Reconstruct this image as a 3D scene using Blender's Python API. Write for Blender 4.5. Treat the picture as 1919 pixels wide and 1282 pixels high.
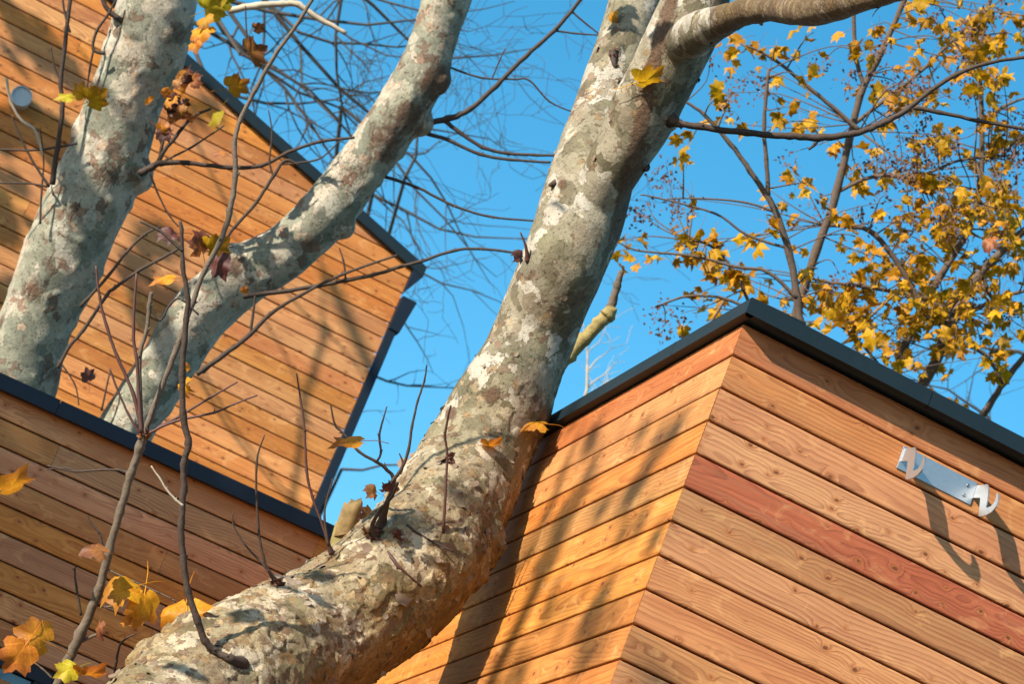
import bpy, bmesh, math, random
from mathutils import Vector, Matrix, noise
random.seed(7)
R = math.radians
scene = bpy.context.scene
for o in list(bpy.data.objects): bpy.data.objects.remove(o)
C = scene.collection

# ------------------------------------------------------------------ camera
FPX, CX, CY = 5000.0, 959.5, 641.0           # long lens, in pixels of a 1919 wide frame
ROLL, PITCH = R(22.0), R(20.35)
CAM = Vector((0, 0, 1.6))
_R0 = Vector((1, 0, 0)); FW = Vector((0, math.cos(PITCH), math.sin(PITCH))); _U0 = _R0.cross(FW)
RT = _R0*math.cos(ROLL) + _U0*math.sin(ROLL)
UP = _U0*math.cos(ROLL) - _R0*math.sin(ROLL)
cam_d = bpy.data.cameras.new('camera'); cam = bpy.data.objects.new('camera', cam_d); C.objects.link(cam)
M = Matrix((RT, UP, -FW)).transposed().to_4x4(); M.translation = CAM
cam.matrix_world = M
cam_d.sensor_width = 36; cam_d.sensor_fit = 'HORIZONTAL'; cam_d.lens = 36*FPX/1919
cam_d.clip_start = 0.1; cam_d.clip_end = 4000
cam_d.dof.use_dof = True; cam_d.dof.focus_distance = 10.9; cam_d.dof.aperture_fstop = 5.6
scene.camera = cam

# ------------------------------------------------------------------ sun, sky, exposure
YAW = R(13.0)
E1 = Vector((math.cos(YAW), math.sin(YAW), 0)); E2 = Vector((-math.sin(YAW), math.cos(YAW), 0)); EZ = Vector((0, 0, 1))
SUN = (-2.0*E1 - E2 + 0.95*EZ).normalized()       # towards the sun
w = bpy.data.worlds.new('World'); scene.world = w; w.use_nodes = True
nt = w.node_tree; bg = nt.nodes['Background']
sky = nt.nodes.new('ShaderNodeTexSky'); sky.sky_type = 'NISHITA'; sky.sun_disc = False
sky.sun_elevation = math.asin(SUN.z); sky.sun_rotation = math.atan2(SUN.x, SUN.y)
sky.air_density = 1.0; sky.dust_density = 0.6; sky.ozone_density = 2.4; sky.altitude = 300
hsv = nt.nodes.new('ShaderNodeHueSaturation'); hsv.inputs['Saturation'].default_value = 1.33; hsv.inputs['Value'].default_value = 1.0
hsv.inputs['Hue'].default_value = 0.480
nt.links.new(sky.outputs[0], hsv.inputs['Color']); nt.links.new(hsv.outputs[0], bg.inputs['Color'])
bg.inputs['Strength'].default_value = 0.125
sun_d = bpy.data.lights.new('sun', 'SUN'); sun_d.energy = 5.0; sun_d.angle = R(0.55); sun_d.color = (1.0, 0.90, 0.76)
sun_o = bpy.data.objects.new('sun', sun_d); C.objects.link(sun_o)
sun_o.rotation_euler = (-SUN).to_track_quat('-Z', 'Y').to_euler(); sun_o.location = (-6, -5, 14)
scene.view_settings.view_transform = 'Standard'; scene.view_settings.look = 'None'
scene.view_settings.exposure = 1.0; scene.view_settings.gamma = 1.0

# ------------------------------------------------------------------ helpers
def ray(x, y): return FW*FPX + RT*(x-CX) - UP*(y-CY)
def at(x, y, d): return CAM + ray(x, y)*(d/FPX)
def on_plane(x, y, p0, n):
    d = ray(x, y); return CAM + d*((p0-CAM).dot(n)/d.dot(n))
WORLD = {}
def link(o, parent=None, W=None):
    W = W or Matrix.Identity(4); C.objects.link(o); WORLD[o.name] = W
    if parent:
        o.parent = parent; o.matrix_parent_inverse = WORLD[parent.name].inverted()
    o.matrix_basis = W
    return o
def thing(name, label, cat, loc, group=None):
    o = bpy.data.objects.new(name, None); o['label'] = label; o['category'] = cat
    if group: o['group'] = group
    o.empty_display_size = 0.2
    return link(o, None, Matrix.Translation(loc))
def mesh_of(name, vs, fs, mat, smooth=False):
    me = bpy.data.meshes.new(name); me.from_pydata([tuple(v) for v in vs], [], fs); me.update()
    if mat: me.materials.append(mat)
    if smooth:
        for p in me.polygons: p.use_smooth = True
    return me
def part(name, vs, fs, mat, parent, smooth=False, W=None):
    return link(bpy.data.objects.new(name, mesh_of(name, vs, fs, mat, smooth)), parent, W)
class MB:
    def __init__(s): s.v = []; s.f = []
    def add(s, vs, fs):
        k = len(s.v); s.v += [Vector(v) for v in vs]; s.f += [tuple(i+k for i in f) for f in fs]
    def hexa(s, c):                       # 8 corners: bottom 4 ccw, top 4 ccw
        s.add(c, [(0,3,2,1),(4,5,6,7),(0,1,5,4),(1,2,6,5),(2,3,7,6),(3,0,4,7)])
    def box(s, o, X, Y, Z):               # corner + three edge vectors
        s.hexa([o, o+X, o+X+Y, o+Y, o+Z, o+X+Z, o+X+Y+Z, o+Y+Z])
    def bevel_build(s, name, mat, parent, bev=0.002, W=None, seg=2):
        o = s.build(name, mat, parent, W=W)
        bm = bmesh.new(); bm.from_mesh(o.data); bmesh.ops.recalc_face_normals(bm, faces=bm.faces)
        bmesh.ops.bevel(bm, geom=[e for e in bm.edges if e.is_manifold and e.calc_face_angle(0) > 0.5], offset=bev, segments=seg, affect='EDGES', clamp_overlap=True)
        bm.to_mesh(o.data); bm.free(); return o
    def build(s, name, mat, parent, smooth=False, W=None):
        return part(name, s.v, s.f, mat, parent, smooth, W)

def catmull(pts, n):
    out = []; P = [pts[0]] + list(pts) + [pts[-1]]
    for i in range(1, len(P)-2):
        a, b, c, d = P[i-1], P[i], P[i+1], P[i+2]
        for k in range(n):
            t = k/n
            out.append(tuple(0.5*((2*b[j]) + (-a[j]+c[j])*t + (2*a[j]-5*b[j]+4*c[j]-d[j])*t*t + (-a[j]+3*b[j]-3*c[j]+d[j])*t**3) for j in range(len(b))))
    out.append(tuple(pts[-1])); return out
def tube(mb, path, sides=8, cap=True):    # path: (x,y,z,r)
    n = len(path); P = [Vector(p[:3]) for p in path]
    T = [(P[min(i+1, n-1)]-P[max(i-1, 0)]).normalized() for i in range(n)]
    ref = Vector((0, 0, 1)) if abs(T[0].z) < .9 else Vector((1, 0, 0))
    a = T[0].cross(ref).normalized(); vs = []; fs = []
    for i in range(n):
        a = (a - T[i]*a.dot(T[i])).normalized(); b = T[i].cross(a); r = path[i][3]
        for k in range(sides):
            q = 2*math.pi*k/sides; vs.append(P[i] + (a*math.cos(q)+b*math.sin(q))*r)
    for i in range(n-1):
        for k in range(sides):
            k2 = (k+1) % sides; fs.append((i*sides+k, i*sides+k2, (i+1)*sides+k2, (i+1)*sides+k))
    if cap:
        fs.append(tuple(range(sides-1, -1, -1))); fs.append(tuple((n-1)*sides+k for k in range(sides)))
    mb.add(vs, fs)
def px_path(pts, d, n=6):                 # (px, py, rpx[, depth]) -> world path
    out = []
    for i, p in enumerate(pts):
        dd = p[3] if len(p) > 3 else (d[0]+(d[1]-d[0])*i/(len(pts)-1) if isinstance(d, tuple) else d)
        q = at(p[0], p[1], dd); out.append((q.x, q.y, q.z, p[2]*dd/FPX))
    return catmull(out, n)

# ------------------------------------------------------------------ materials
def new_mat(name):
    m = bpy.data.materials.new(name); m.use_nodes = True; t = m.node_tree
    return m, t, t.nodes['Principled BSDF']
class G:                                   # tiny node-graph helper
    def __init__(s, t): s.t = t
    def n(s, kind, **kw):
        nd = s.t.nodes.new(kind)
        for k, v in kw.items(): setattr(nd, k, v)
        return nd
    def put(s, sock, v):
        if isinstance(v, bpy.types.NodeSocket): s.t.links.new(v, sock)
        elif v is not None: sock.default_value = v
    def m(s, op, a, b=None, c=None, clamp=False):
        nd = s.n('ShaderNodeMath', operation=op, use_clamp=clamp)
        for i, v in enumerate((a, b, c)):
            if v is not None: s.put(nd.inputs[i], v)
        return nd.outputs[0]
    def vm(s, op, a, b=None, scale=None):
        nd = s.n('ShaderNodeVectorMath', operation=op); s.put(nd.inputs[0], a)
        if b is not None: s.put(nd.inputs[1], b)
        if scale is not None: s.put(nd.inputs['Scale'], scale)
        return nd.outputs['Value'] if op in ('LENGTH', 'DOT_PRODUCT') else nd.outputs[0]
    def noise(s, vec, scale, detail=2, rough=.5, col=False, dist=0):
        nd = s.n('ShaderNodeTexNoise'); s.put(nd.inputs['Vector'], vec); nd.inputs['Scale'].default_value = scale
        nd.inputs['Detail'].default_value = detail; nd.inputs['Roughness'].default_value = rough; nd.inputs['Distortion'].default_value = dist
        return nd.outputs['Color' if col else 'Fac']
    def voro(s, vec, scale, feature='F1', rand=1.0, out='Distance', dim='3D'):
        nd = s.n('ShaderNodeTexVoronoi', feature=feature, voronoi_dimensions=dim); s.put(nd.inputs['Vector'], vec); nd.inputs['Scale'].default_value = scale
        nd.inputs['Randomness'].default_value = rand; return nd.outputs[out]
    def ramp(s, fac, stops, interp='LINEAR'):
        nd = s.n('ShaderNodeValToRGB'); nd.color_ramp.interpolation = interp; e = nd.color_ramp.elements
        while len(e) < len(stops): e.new(0.5)
        for i, (p, c) in enumerate(stops):
            e[i].position = p; e[i].color = (c, c, c, 1) if isinstance(c, (int, float)) else (*c, 1)
        s.put(nd.inputs[0], fac); return nd.outputs[0]
    def mix(s, f, a, b, blend='MIX'):
        nd = s.n('ShaderNodeMix', data_type='RGBA', blend_type=blend)
        s.put(nd.inputs[0], f)
        for k, v in ((6, a), (7, b)):
            s.put(nd.inputs[k], (*v, 1) if isinstance(v, tuple) and len(v) == 3 else v)
        return nd.outputs[2]
    def comb(s, x, y, z):
        nd = s.n('ShaderNodeCombineXYZ')
        for i, v in enumerate((x, y, z)): s.put(nd.inputs[i], v)
        return nd.outputs[0]
    def sep(s, v):
        nd = s.n('ShaderNodeSeparateXYZ'); s.put(nd.inputs[0], v); return nd.outputs
    def bump(s, h, strength, dist, normal=None):
        nd = s.n('ShaderNodeBump'); s.put(nd.inputs['Height'], h); nd.inputs['Strength'].default_value = strength; nd.inputs['Distance'].default_value = dist
        if normal: s.put(nd.inputs['Normal'], normal)
        return nd.outputs[0]

def wood_material():
    m, t, b = new_mat('larch_wood'); g = G(t)
    pos = g.n('ShaderNodeTexCoord').outputs['Object']; inf = g.n('ShaderNodeObjectInfo')
    rnd = inf.outputs['Random']; X, Y, Z = g.sep(pos)
    off = g.m('MULTIPLY', rnd, 57.0); off2 = g.m('MULTIPLY', rnd, 131.0)
    xo = g.m('ADD', X, off)
    # knots: sparse cells along the board
    kw = g.m('MULTIPLY', g.m('SUBTRACT', g.noise(g.comb(g.m('MULTIPLY', xo, 30.0), g.m('MULTIPLY', Z, 40.0), off), 1.0, 2), 0.5), 0.12)
    kv = g.comb(g.m('ADD', kw, g.m('MULTIPLY', xo, 7.5)), g.m('ADD', kw, g.m('ADD', g.m('MULTIPLY', Z, 12.0), off2)), off)
    kd = g.voro(kv, 1.0, dim='2D'); kc = g.sep(g.voro(kv, 1.0, out='Color', dim='2D'))[0]
    kr = g.m('MULTIPLY', g.m('SUBTRACT', kc, 0.42), 0.20)            # about a quarter of the cells have none
    knot = g.m('SMOOTH_MIN', 1.0, g.m('MAXIMUM', 0.0, g.m('DIVIDE', g.m('SUBTRACT', kr, kd), 0.06)), 0.2)
    kpush = g.m('MULTIPLY', g.m('POWER', 2.718, g.m('MULTIPLY', kd, -6.0)), g.m('MULTIPLY', g.m('POWER', kc, 2.0), 0.06))
    # growth rings of a slightly leaning log, sawn flat
    n1 = g.noise(g.comb(g.m('MULTIPLY', xo, 0.8), off, 0.0), 1.0, 2); n2 = g.noise(g.comb(g.m('MULTIPLY', xo, 0.55), off2, 3.0), 1.0, 1)
    wv = g.noise(g.comb(g.m('MULTIPLY', xo, 2.4), g.m('MULTIPLY', Z, 9.0), off), 1.0, 4, .6)
    u = g.m('ADD', g.m('SUBTRACT', Z, g.m('MULTIPLY', rnd, 0.14)), g.m('MULTIPLY', g.m('SUBTRACT', n1, 0.5), 0.20))
    v = g.m('ADD', 0.012, g.m('MULTIPLY', g.m('SUBTRACT', n2, 0.42), 0.24))
    r = g.m('SQRT', g.m('ADD', g.m('MULTIPLY', u, u), g.m('MULTIPLY', v, v)))
    r = g.m('ADD', g.m('ADD', r, g.m('MULTIPLY', wv, 0.022)), kpush)
    rr = g.m('FRACT', g.m('MULTIPLY', g.m('POWER', r, 0.8), g.m('ADD', 38.0, g.m('MULTIPLY', g.m('FRACT', g.m('MULTIPLY', rnd, 17.7)), 26.0))))
    ring = g.ramp(rr, [(0, 0.0), (0.40, 0.10), (0.80, 0.85), (0.90, 1.0), (1.0, 0.0)])
    fib = g.noise(g.comb(g.m('MULTIPLY', xo, 5.0), g.m('MULTIPLY', Z, 190.0), off), 1.0, 3, .6)
    blot = g.noise(g.comb(g.m('MULTIPLY', xo, 1.3), g.m('MULTIPLY', Z, 7.0), off2), 1.0, 4, .6)
    strk = g.noise(g.comb(g.m('MULTIPLY', xo, 0.7), g.m('MULTIPLY', Z, 32.0), off2), 1.0, 3, .6)
    tint = inf.outputs['Color']
    base = g.mix(g.ramp(blot, [(0.3, 0.0), (0.7, 1.0)]), (0.60, 0.284, 0.100), (0.44, 0.166, 0.048))
    base = g.mix(g.ramp(strk, [(0.42, 0.0), (0.72, 0.55)]), base, (0.36, 0.125, 0.040))
    base = g.mix(g.m('MULTIPLY', ring, g.ramp(g.noise(g.comb(g.m('MULTIPLY', xo, 1.6), g.m('MULTIPLY', Z, 11.0), off), 1.0, 3), [(0.3, 0.20), (0.72, 0.80)])), base, (0.23, 0.070, 0.022))
    base = g.mix(g.ramp(fib, [(0.40, 0.0), (0.75, 0.32)]), base, (0.20, 0.07, 0.025))
    base = g.mix(g.ramp(blot, [(0.60, 0.0), (0.85, 0.40)]), base, (0.66, 0.34, 0.14))
    hv = g.n('ShaderNodeHueSaturation'); g.put(hv.inputs['Value'], g.m('ADD', 0.84, g.m('MULTIPLY', g.m('FRACT', g.m('MULTIPLY', rnd, 91.7)), 0.3)))
    g.put(hv.inputs['Hue'], g.m('ADD', 0.494, g.m('MULTIPLY', g.m('FRACT', g.m('MULTIPLY', rnd, 37.3)), 0.008)))
    g.put(hv.inputs['Saturation'], g.m('ADD', 0.9, g.m('MULTIPLY', g.m('FRACT', g.m('MULTIPLY', rnd, 13.1)), 0.18))); g.put(hv.inputs['Color'], base)
    base = g.mix(1.0, hv.outputs[0], tint, 'MULTIPLY')
    halo = g.ramp(g.m('SUBTRACT', kd, kr), [(0.0, 0.55), (0.16, 0.0)]); base = g.mix(g.m('MULTIPLY', halo, g.m('GREATER_THAN', kr, 0.0)), base, (0.30, 0.095, 0.026))
    grey = g.ramp(g.noise(g.comb(g.m('MULTIPLY', xo, 1.1), g.m('MULTIPLY', Z, 16.0), g.m('ADD', off, 9.0)), 1.0, 4, .65), [(0.55, 0.0), (0.78, 0.42)]); base = g.mix(grey, base, (0.23, 0.125, 0.066))
    fresh = g.ramp(g.noise(g.comb(g.m('MULTIPLY', xo, 6.0), g.m('MULTIPLY', Z, 9.0), g.m('ADD', off, 31.0)), 1.0, 3, .6, dist=1.2), [(0.58, 0.0), (0.70, 0.30)]); base = g.mix(fresh, base, (0.70, 0.38, 0.15))
    base = g.mix(g.m('MULTIPLY', knot, 0.85, clamp=True), base, (0.085, 0.028, 0.012))
    g.put(b.inputs['Base Color'], base); b.inputs['Roughness'].default_value = 0.62; b.inputs['Specular IOR Level'].default_value = 0.25
    h = g.m('ADD', g.m('MULTIPLY', fib, 0.6), g.m('MULTIPLY', ring, -0.5))
    g.put(b.inputs['Normal'], g.bump(h, 0.6, 0.0025)); return m

def bark_material(name, cols, fleck, scale=10.0, brown=(0.10, 0.055, 0.032), ochre=(0.24, 0.15, 0.05), pits=0.35):
    """plane-tree bark: overlapping generations of shed plates, lenticels, brown rough places (attribute stain), ochre tone (attribute ochre)"""
    m, t, b = new_mat(name); g = G(t)
    pos = g.n('ShaderNodeTexCoord').outputs['Object']
    def att(n): return g.n('ShaderNodeAttribute', attribute_name=n).outputs['Fac']
    flk, brn, och = att('flaky'), att('brown_mask'), att('ochre')
    kk = scale/8.0
    def warped(sc, amt, det=4):
      sc *= kk; amt /= kk
      return g.vm('ADD', pos, g.vm('SCALE', g.vm('SUBTRACT', g.noise(pos, sc, det, .62, col=True), (0.5, 0.5, 0.5)), scale=amt))
    p0 = g.vm('MULTIPLY', warped(9.0, 0.20), (1, 1, 0.7)); p1 = g.vm('MULTIPLY', warped(17.0, 0.11), (1, 1, 0.8)); p2 = warped(36.0, 0.075)
    n = len(cols)
    def pick(vec, sc, pal, ch=0): return g.ramp(g.sep(g.voro(vec, sc, out='Color'))[ch], [(i/len(pal), c) for i, c in enumerate(pal)], 'CONSTANT')
    col = pick(p0, scale, cols)
    c1 = g.sep(g.voro(p1, scale*1.6, out='Color')); on1 = g.m('LESS_THAN', c1[1], 0.52)
    col = g.mix(g.m('MULTIPLY', on1, 0.80), col, g.ramp(c1[2], [(i/n, c) for i, c in enumerate(cols[::-1])], 'CONSTANT'))
    msk = g.noise(pos, 5.0, 3)
    v2 = g.sep(g.voro(p2, scale*3.3, out='Color'))
    on2 = g.m('LESS_THAN', v2[1], g.m('ADD', g.m('ADD', g.m('MULTIPLY', flk, 0.26), 0.06), g.m('MULTIPLY', g.m('SUBTRACT', msk, 0.5), 1.0)))
    col = g.mix(g.m('MULTIPLY', on2, 0.85), col, g.ramp(v2[2], [(i/len(fleck), c) for i, c in enumerate(fleck)], 'CONSTANT'))
    col = g.mix(g.m('MULTIPLY', och, 0.9, clamp=True), col, g.mix(1.0, col, (1.22, 0.97, 0.58), 'MULTIPLY'))
    mid = g.noise(pos, 16.0, 4, .6)
    col = g.mix(1.0, col, g.ramp(mid, [(0.25, 0.74), (0.75, 1.22)]), 'MULTIPLY')
    e1 = g.voro(p1, scale*1.6, 'DISTANCE_TO_EDGE'); e2 = g.voro(p2, scale*3.3, 'DISTANCE_TO_EDGE')
    rim = g.m('MULTIPLY', g.ramp(e2, [(0.0, 1.0), (0.07, 0.0)]), g.m('MULTIPLY', g.m('ADD', on2, 0.10, clamp=True), g.ramp(g.noise(pos, 15.0, 2), [(0.4, 0.1), (0.6, 0.8)])))
    col = g.mix(rim, col, (0.055, 0.034, 0.022))
    rim1 = g.m('MULTIPLY', g.ramp(e1, [(0.0, 1.0), (0.045, 0.0)]), g.ramp(g.noise(pos, 9.0, 2), [(0.45, 0.0), (0.65, 0.6)]))
    col = g.mix(rim1, col, (0.085, 0.055, 0.036))
    # rough brown places and ochre tone, both broken up
    brk = g.noise(g.vm('MULTIPLY', pos, (1, 1, .35)), 30.0, 5, .7)
    sm_ = g.ramp(g.m('ADD', g.m('MULTIPLY', brn, 0.68), g.m('MULTIPLY', g.m('SUBTRACT', brk, 0.5), 1.1)), [(0.28, 0.0), (0.52, 0.9)])
    col = g.mix(sm_, col, g.mix(g.noise(pos, 60.0, 3), brown, tuple(c*3.2 for c in brown)))
    om = g.ramp(g.m('ADD', g.m('MULTIPLY', och, 0.6), g.m('MULTIPLY', g.m('SUBTRACT', g.noise(pos, 7.0, 5, .65), 0.5), 1.2)), [(0.22, 0.0), (0.62, 0.75)])
    col = g.mix(om, col, g.mix(g.noise(pos, 40.0, 3), ochre, tuple(c*.45 for c in ochre)))
    sp_ = g.ramp(g.noise(pos, 70.0, 4, .7), [(0.60, 0.0), (0.70, pits)])
    col = g.mix(sp_, col, (0.05, 0.032, 0.02))
    fine = g.noise(pos, 190.0, 3, .6)
    col = g.mix(1.0, col, g.ramp(fine, [(0.25, 0.80), (0.75, 1.15)]), 'MULTIPLY')
    g.put(b.inputs['Base Color'], col); b.inputs['Roughness'].default_value = 0.8; b.inputs['Specular IOR Level'].default_value = 0.22
    h = g.m('ADD', g.m('MULTIPLY', g.m('MULTIPLY', on1, c1[0]), 0.9), g.m('MULTIPLY', g.m('MULTIPLY', on2, v2[0]), 1.8))
    h = g.m('ADD', h, g.m('ADD', g.m('MULTIPLY', g.noise(pos, 45.0, 5, .7), g.m('ADD', 0.8, g.m('MULTIPLY', sm_, 2.2))), g.m('MULTIPLY', sp_, -1.2)))
    g.put(b.inputs['Normal'], g.bump(h, 1.0, 0.008)); return m

def plain(name, col, rough=.6, metal=0.0, var=0.25, scale=30, spec=.4, bump=0.0):
    m, t, b = new_mat(name); g = G(t); pos = g.n('ShaderNodeTexCoord').outputs['Object']
    n = g.noise(pos, scale, 4, .6)
    g.put(b.inputs['Base Color'], g.mix(n, tuple(c*(1-var) for c in col), tuple(c*(1+var) for c in col)))
    b.inputs['Roughness'].default_value = rough; b.inputs['Metallic'].default_value = metal; b.inputs['Specular IOR Level'].default_value = spec
    if bump: g.put(b.inputs['Normal'], g.bump(n, bump, 0.01))
    return m
def leaf_material(name, a, c, dark, trans=0.45, veins=True):
    m, t, b = new_mat(name); g = G(t); pos = g.n('ShaderNodeTexCoord').outputs['Object']; rnd = g.n('ShaderNodeObjectInfo').outputs['Random']
    pp = g.vm('ADD', pos, g.comb(g.m('MULTIPLY', rnd, 40.0), 0.0, 0.0))
    att = g.n('ShaderNodeAttribute', attribute_name='tone').outputs['Fac']
    col = g.mix(g.ramp(g.noise(pp, 16.0, 3), [(0.35, 0.0), (0.65, 1.0)]), a, c)
    col = g.mix(g.ramp(g.noise(pp, 45.0, 3, .6), [(0.56, 0.0), (0.72, 0.8)]), col, dark)
    if veins:
        X, Y, Z = g.sep(pos); yy = g.m('SUBTRACT', Y, 0.10); rad = g.m('SQRT', g.m('ADD', g.m('MULTIPLY', X, X), g.m('MULTIPLY', yy, yy)))
        ang = g.m('DIVIDE', g.m('ARCTAN2', X, yy), 0.80); df = g.m('ABSOLUTE', g.m('SUBTRACT', ang, g.m('ROUND', ang)))
        vn = g.ramp(g.m('MULTIPLY', rad, df), [(0.008, 0.75), (0.022, 0.0)])
        sv = g.m('FRACT', g.m('MULTIPLY', g.m('SUBTRACT', rad, g.m('MULTIPLY', df, g.m('MULTIPLY', rad, 0.9))), 9.0)); vn = g.m('MAXIMUM', vn, g.ramp(sv, [(0.0, 0.35), (0.12, 0.0)]))
        col = g.mix(vn, col, tuple(min(1, q*1.25+.02) for q in a))
        edge = g.ramp(g.m('ADD', rad, g.m('MULTIPLY', g.noise(pp, 9.0, 3), 0.35)), [(0.62, 0.0), (0.85, 0.75)]); col = g.mix(edge, col, dark)
    hv = g.n('ShaderNodeHueSaturation'); g.put(hv.inputs['Color'], col)
    g.put(hv.inputs['Hue'], g.m('ADD', 0.488, g.m('MULTIPLY', g.m('FRACT', g.m('ADD', att, rnd)), 0.024)))
    g.put(hv.inputs['Value'], g.m('ADD', 0.62, g.m('MULTIPLY', g.m('FRACT', g.m('ADD', g.m('MULTIPLY', att, 7.3), g.m('MULTIPLY', rnd, 5.1))), 0.5)))
    g.put(b.inputs['Base Color'], hv.outputs[0]); b.inputs['Roughness'].default_value = 0.55; b.inputs['Specular IOR Level'].default_value = 0.3
    tr = g.n('ShaderNodeBsdfTranslucent'); g.put(tr.inputs['Color'], hv.outputs[0])
    mx = g.n('ShaderNodeMixShader'); mx.inputs[0].default_value = trans
    t.links.new(b.outputs[0], mx.inputs[1]); t.links.new(tr.outputs[0], mx.inputs[2])
    t.links.new(mx.outputs[0], t.nodes['Material Output'].inputs['Surface']); return m

WOOD = wood_material()
SLATE = plain('slate_grey_metal', (0.009, 0.018, 0.024), 0.5, 0.0, 0.25, 9, 0.22)
NAVY = plain('navy_grey_metal', (0.008, 0.015, 0.027), 0.5, 0.0, 0.2, 9, 0.22)
DARKWOOD = plain('stained_backing', (0.030, 0.012, 0.006), 0.8, 0, 0.3, 20)
ROOFM = plain('roof_membrane', (0.05, 0.055, 0.06), 0.8)
STEEL = plain('galvanised_steel', (0.44, 0.455, 0.47), 0.46, 0.9, 0.14, 60)
SCREW = plain('screw_steel', (0.32, 0.33, 0.35), 0.35, 1.0)
PVC = plain('grey_plastic_pipe', (0.42, 0.45, 0.47), 0.5, 0, 0.06)
BARK = bark_material('plane_bark', [(0.165, 0.146, 0.090), (0.260, 0.225, 0.160), (0.200, 0.162, 0.110), (0.115, 0.097, 0.058), (0.370, 0.336, 0.272), (0.222, 0.194, 0.130)],
                     [(0.300, 0.232, 0.142), (0.110, 0.064, 0.037), (0.380, 0.335, 0.255), (0.210, 0.135, 0.066), (0.140, 0.093, 0.058)], 8.0, brown=(0.060, 0.034, 0.020), pits=.5)
BARK2 = bark_material('pale_plane_bark', [(0.30, 0.285, 0.212), (0.22, 0.217, 0.16), (0.37, 0.345, 0.272), (0.175, 0.178, 0.132), (0.38, 0.33, 0.255)],
                      [(0.22, 0.13, 0.085), (0.40, 0.29, 0.20), (0.14, 0.088, 0.06), (0.48, 0.41, 0.32)], 5.0, brown=(0.060, 0.034, 0.021), pits=.85)
TWIG = plain('brown_twig', (0.052, 0.034, 0.025), 0.75, 0, 0.45, 60, .3, .4)
TWIGR = plain('reddish_twig', (0.085, 0.036, 0.028), 0.7, 0, 0.35, 60)
TWIGG = plain('grey_brown_branch', (0.115, 0.085, 0.060), 0.8, 0, 0.5, 40, .3, .6)
PALEBR = plain('pale_stub_bark', (0.24, 0.185, 0.07), 0.85, 0, 0.7, 26, .25, 1.0)
MAPBARK = plain('maple_bark', (0.095, 0.066, 0.048), 0.8, 0, 0.4, 30, .3, .5)
BAREB = plain('bare_tree_bark', (0.045, 0.036, 0.030), 0.8, 0, 0.5, 12)
BAREL = plain('pale_bare_bark', (0.40, 0.33, 0.24), 0.8, 0, 0.4, 12)
STUBM = plain('mossy_stub', (0.19, 0.125, 0.05), 0.85, 0, 0.75, 14, .25, .9)
CUT = plain('sawn_wood', (0.13, 0.062, 0.030), 0.8, 0, 0.3, 40, .3, .5)
def flake_material():
    m, t, b = new_mat('loose_bark'); g = G(t); a = g.n('ShaderNodeAttribute', attribute_name='tone').outputs['Fac']
    g.put(b.inputs['Base Color'], g.mix(g.noise(g.n('ShaderNodeTexCoord').outputs['Object'], 90.0, 3), g.ramp(a, [(0, (0.11, 0.066, 0.042)), (.45, (0.18, 0.12, 0.075)), (.8, (0.25, 0.19, 0.125)), (1, (0.31, 0.265, 0.20))]), (0.15, 0.10, 0.065)))
    b.inputs['Roughness'].default_value = 0.85; return m
FLAKE = flake_material()
SEED = plain('dry_seed', (0.085, 0.040, 0.028), 0.75, 0, 0.6, 80)
L_Y = leaf_material('yellow_leaf', (0.70, 0.38, 0.012), (0.66, 0.28, 0.010), (0.34, 0.11, 0.01))
L_YS = leaf_material('yellow_crown_leaf', (0.70, 0.38, 0.012), (0.66, 0.28, 0.010), (0.34, 0.11, 0.01), .45, False)
L_O = leaf_material('orange_leaf', (0.66, 0.28, 0.015), (0.56, 0.19, 0.018), (0.34, 0.10, 0.02))
L_B = leaf_material('brown_leaf', (0.40, 0.17, 0.04), (0.28, 0.105, 0.03), (0.15, 0.05, 0.03), .3)
L_G = leaf_material('greenish_leaf', (0.55, 0.42, 0.02), (0.38, 0.34, 0.02), (0.42, 0.28, 0.02))
L_R = leaf_material('wine_brown_leaf', (0.15, 0.055, 0.035), (0.11, 0.04, 0.028), (0.06, 0.02, 0.016), .25)
L_M = leaf_material('maple_leaf', (0.62, 0.32, 0.005), (0.42, 0.20, 0.005), (0.30, 0.12, 0.01), .42, False)

# ------------------------------------------------------------------ ground
g_m = plain('leafy_ground', (0.075, 0.062, 0.03), 0.95, 0, 0.5, 3)
gr = part('ground', [(-1500, -1500, 0), (1500, -1500, 0), (1500, 1500, 0), (-1500, 1500, 0)], [(0, 1, 2, 3)], g_m, None); gr['kind'] = 'structure'

# ------------------------------------------------------------------ timber cladding
PW, GAP, THK = 0.14, 0.0085, 0.021
def plank_mesh(x0, x1, mat, z1=PW, m0=0.0, m1=0.0, cut=None):
    """board: X along, Y inwards, Z up.  m0/m1: mitre (end moves by m*y); cut(z): highest x allowed at height z"""
    g = GAP/2; r = 0.0045; zt = z1 - g
    sec = [(THK, g), (r*1.6, g), (r*.55, g+r*.35), (0.0006, g+r*1.2), (0, g+r*2), (0, (g+zt)/2), (0, zt-r*2), (0.0006, zt-r*1.2), (r*.55, zt-r*.35), (r*1.6, zt), (THK, zt)]
    n = len(sec); vs = []; ks = [0, .5, 1]
    for k in ks:
        for (y, z) in sec:
            a = x0 + m0*y; b = x1 + m1*y
            if cut: b = min(b, cut(z))
            vs.append((a+(b-a)*k, y, z))
    fs = []
    for s in range(len(ks)-1):
        for i in range(n):
            j = (i+1) % n; fs.append((s*n+i, (s+1)*n+i, (s+1)*n+j, s*n+j))
    fs.append(tuple(range(n))); fs.append(tuple((len(ks)-1)*n+i for i in range(n-1, -1, -1)))
    me = mesh_of('plank', vs, fs, mat)
    return me
def add_plank(me, parent, W, tint=(1, 1, 1)):
    o = bpy.data.objects.new('plank', me); o.color = (*tint, 1); link(o, parent, W)
    return o
def frame(o, X, Y, Z=EZ):
    m = Matrix((X, Y, Z)).transposed().to_4x4(); m.translation = o; return m
rng = random.Random(11)
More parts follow.
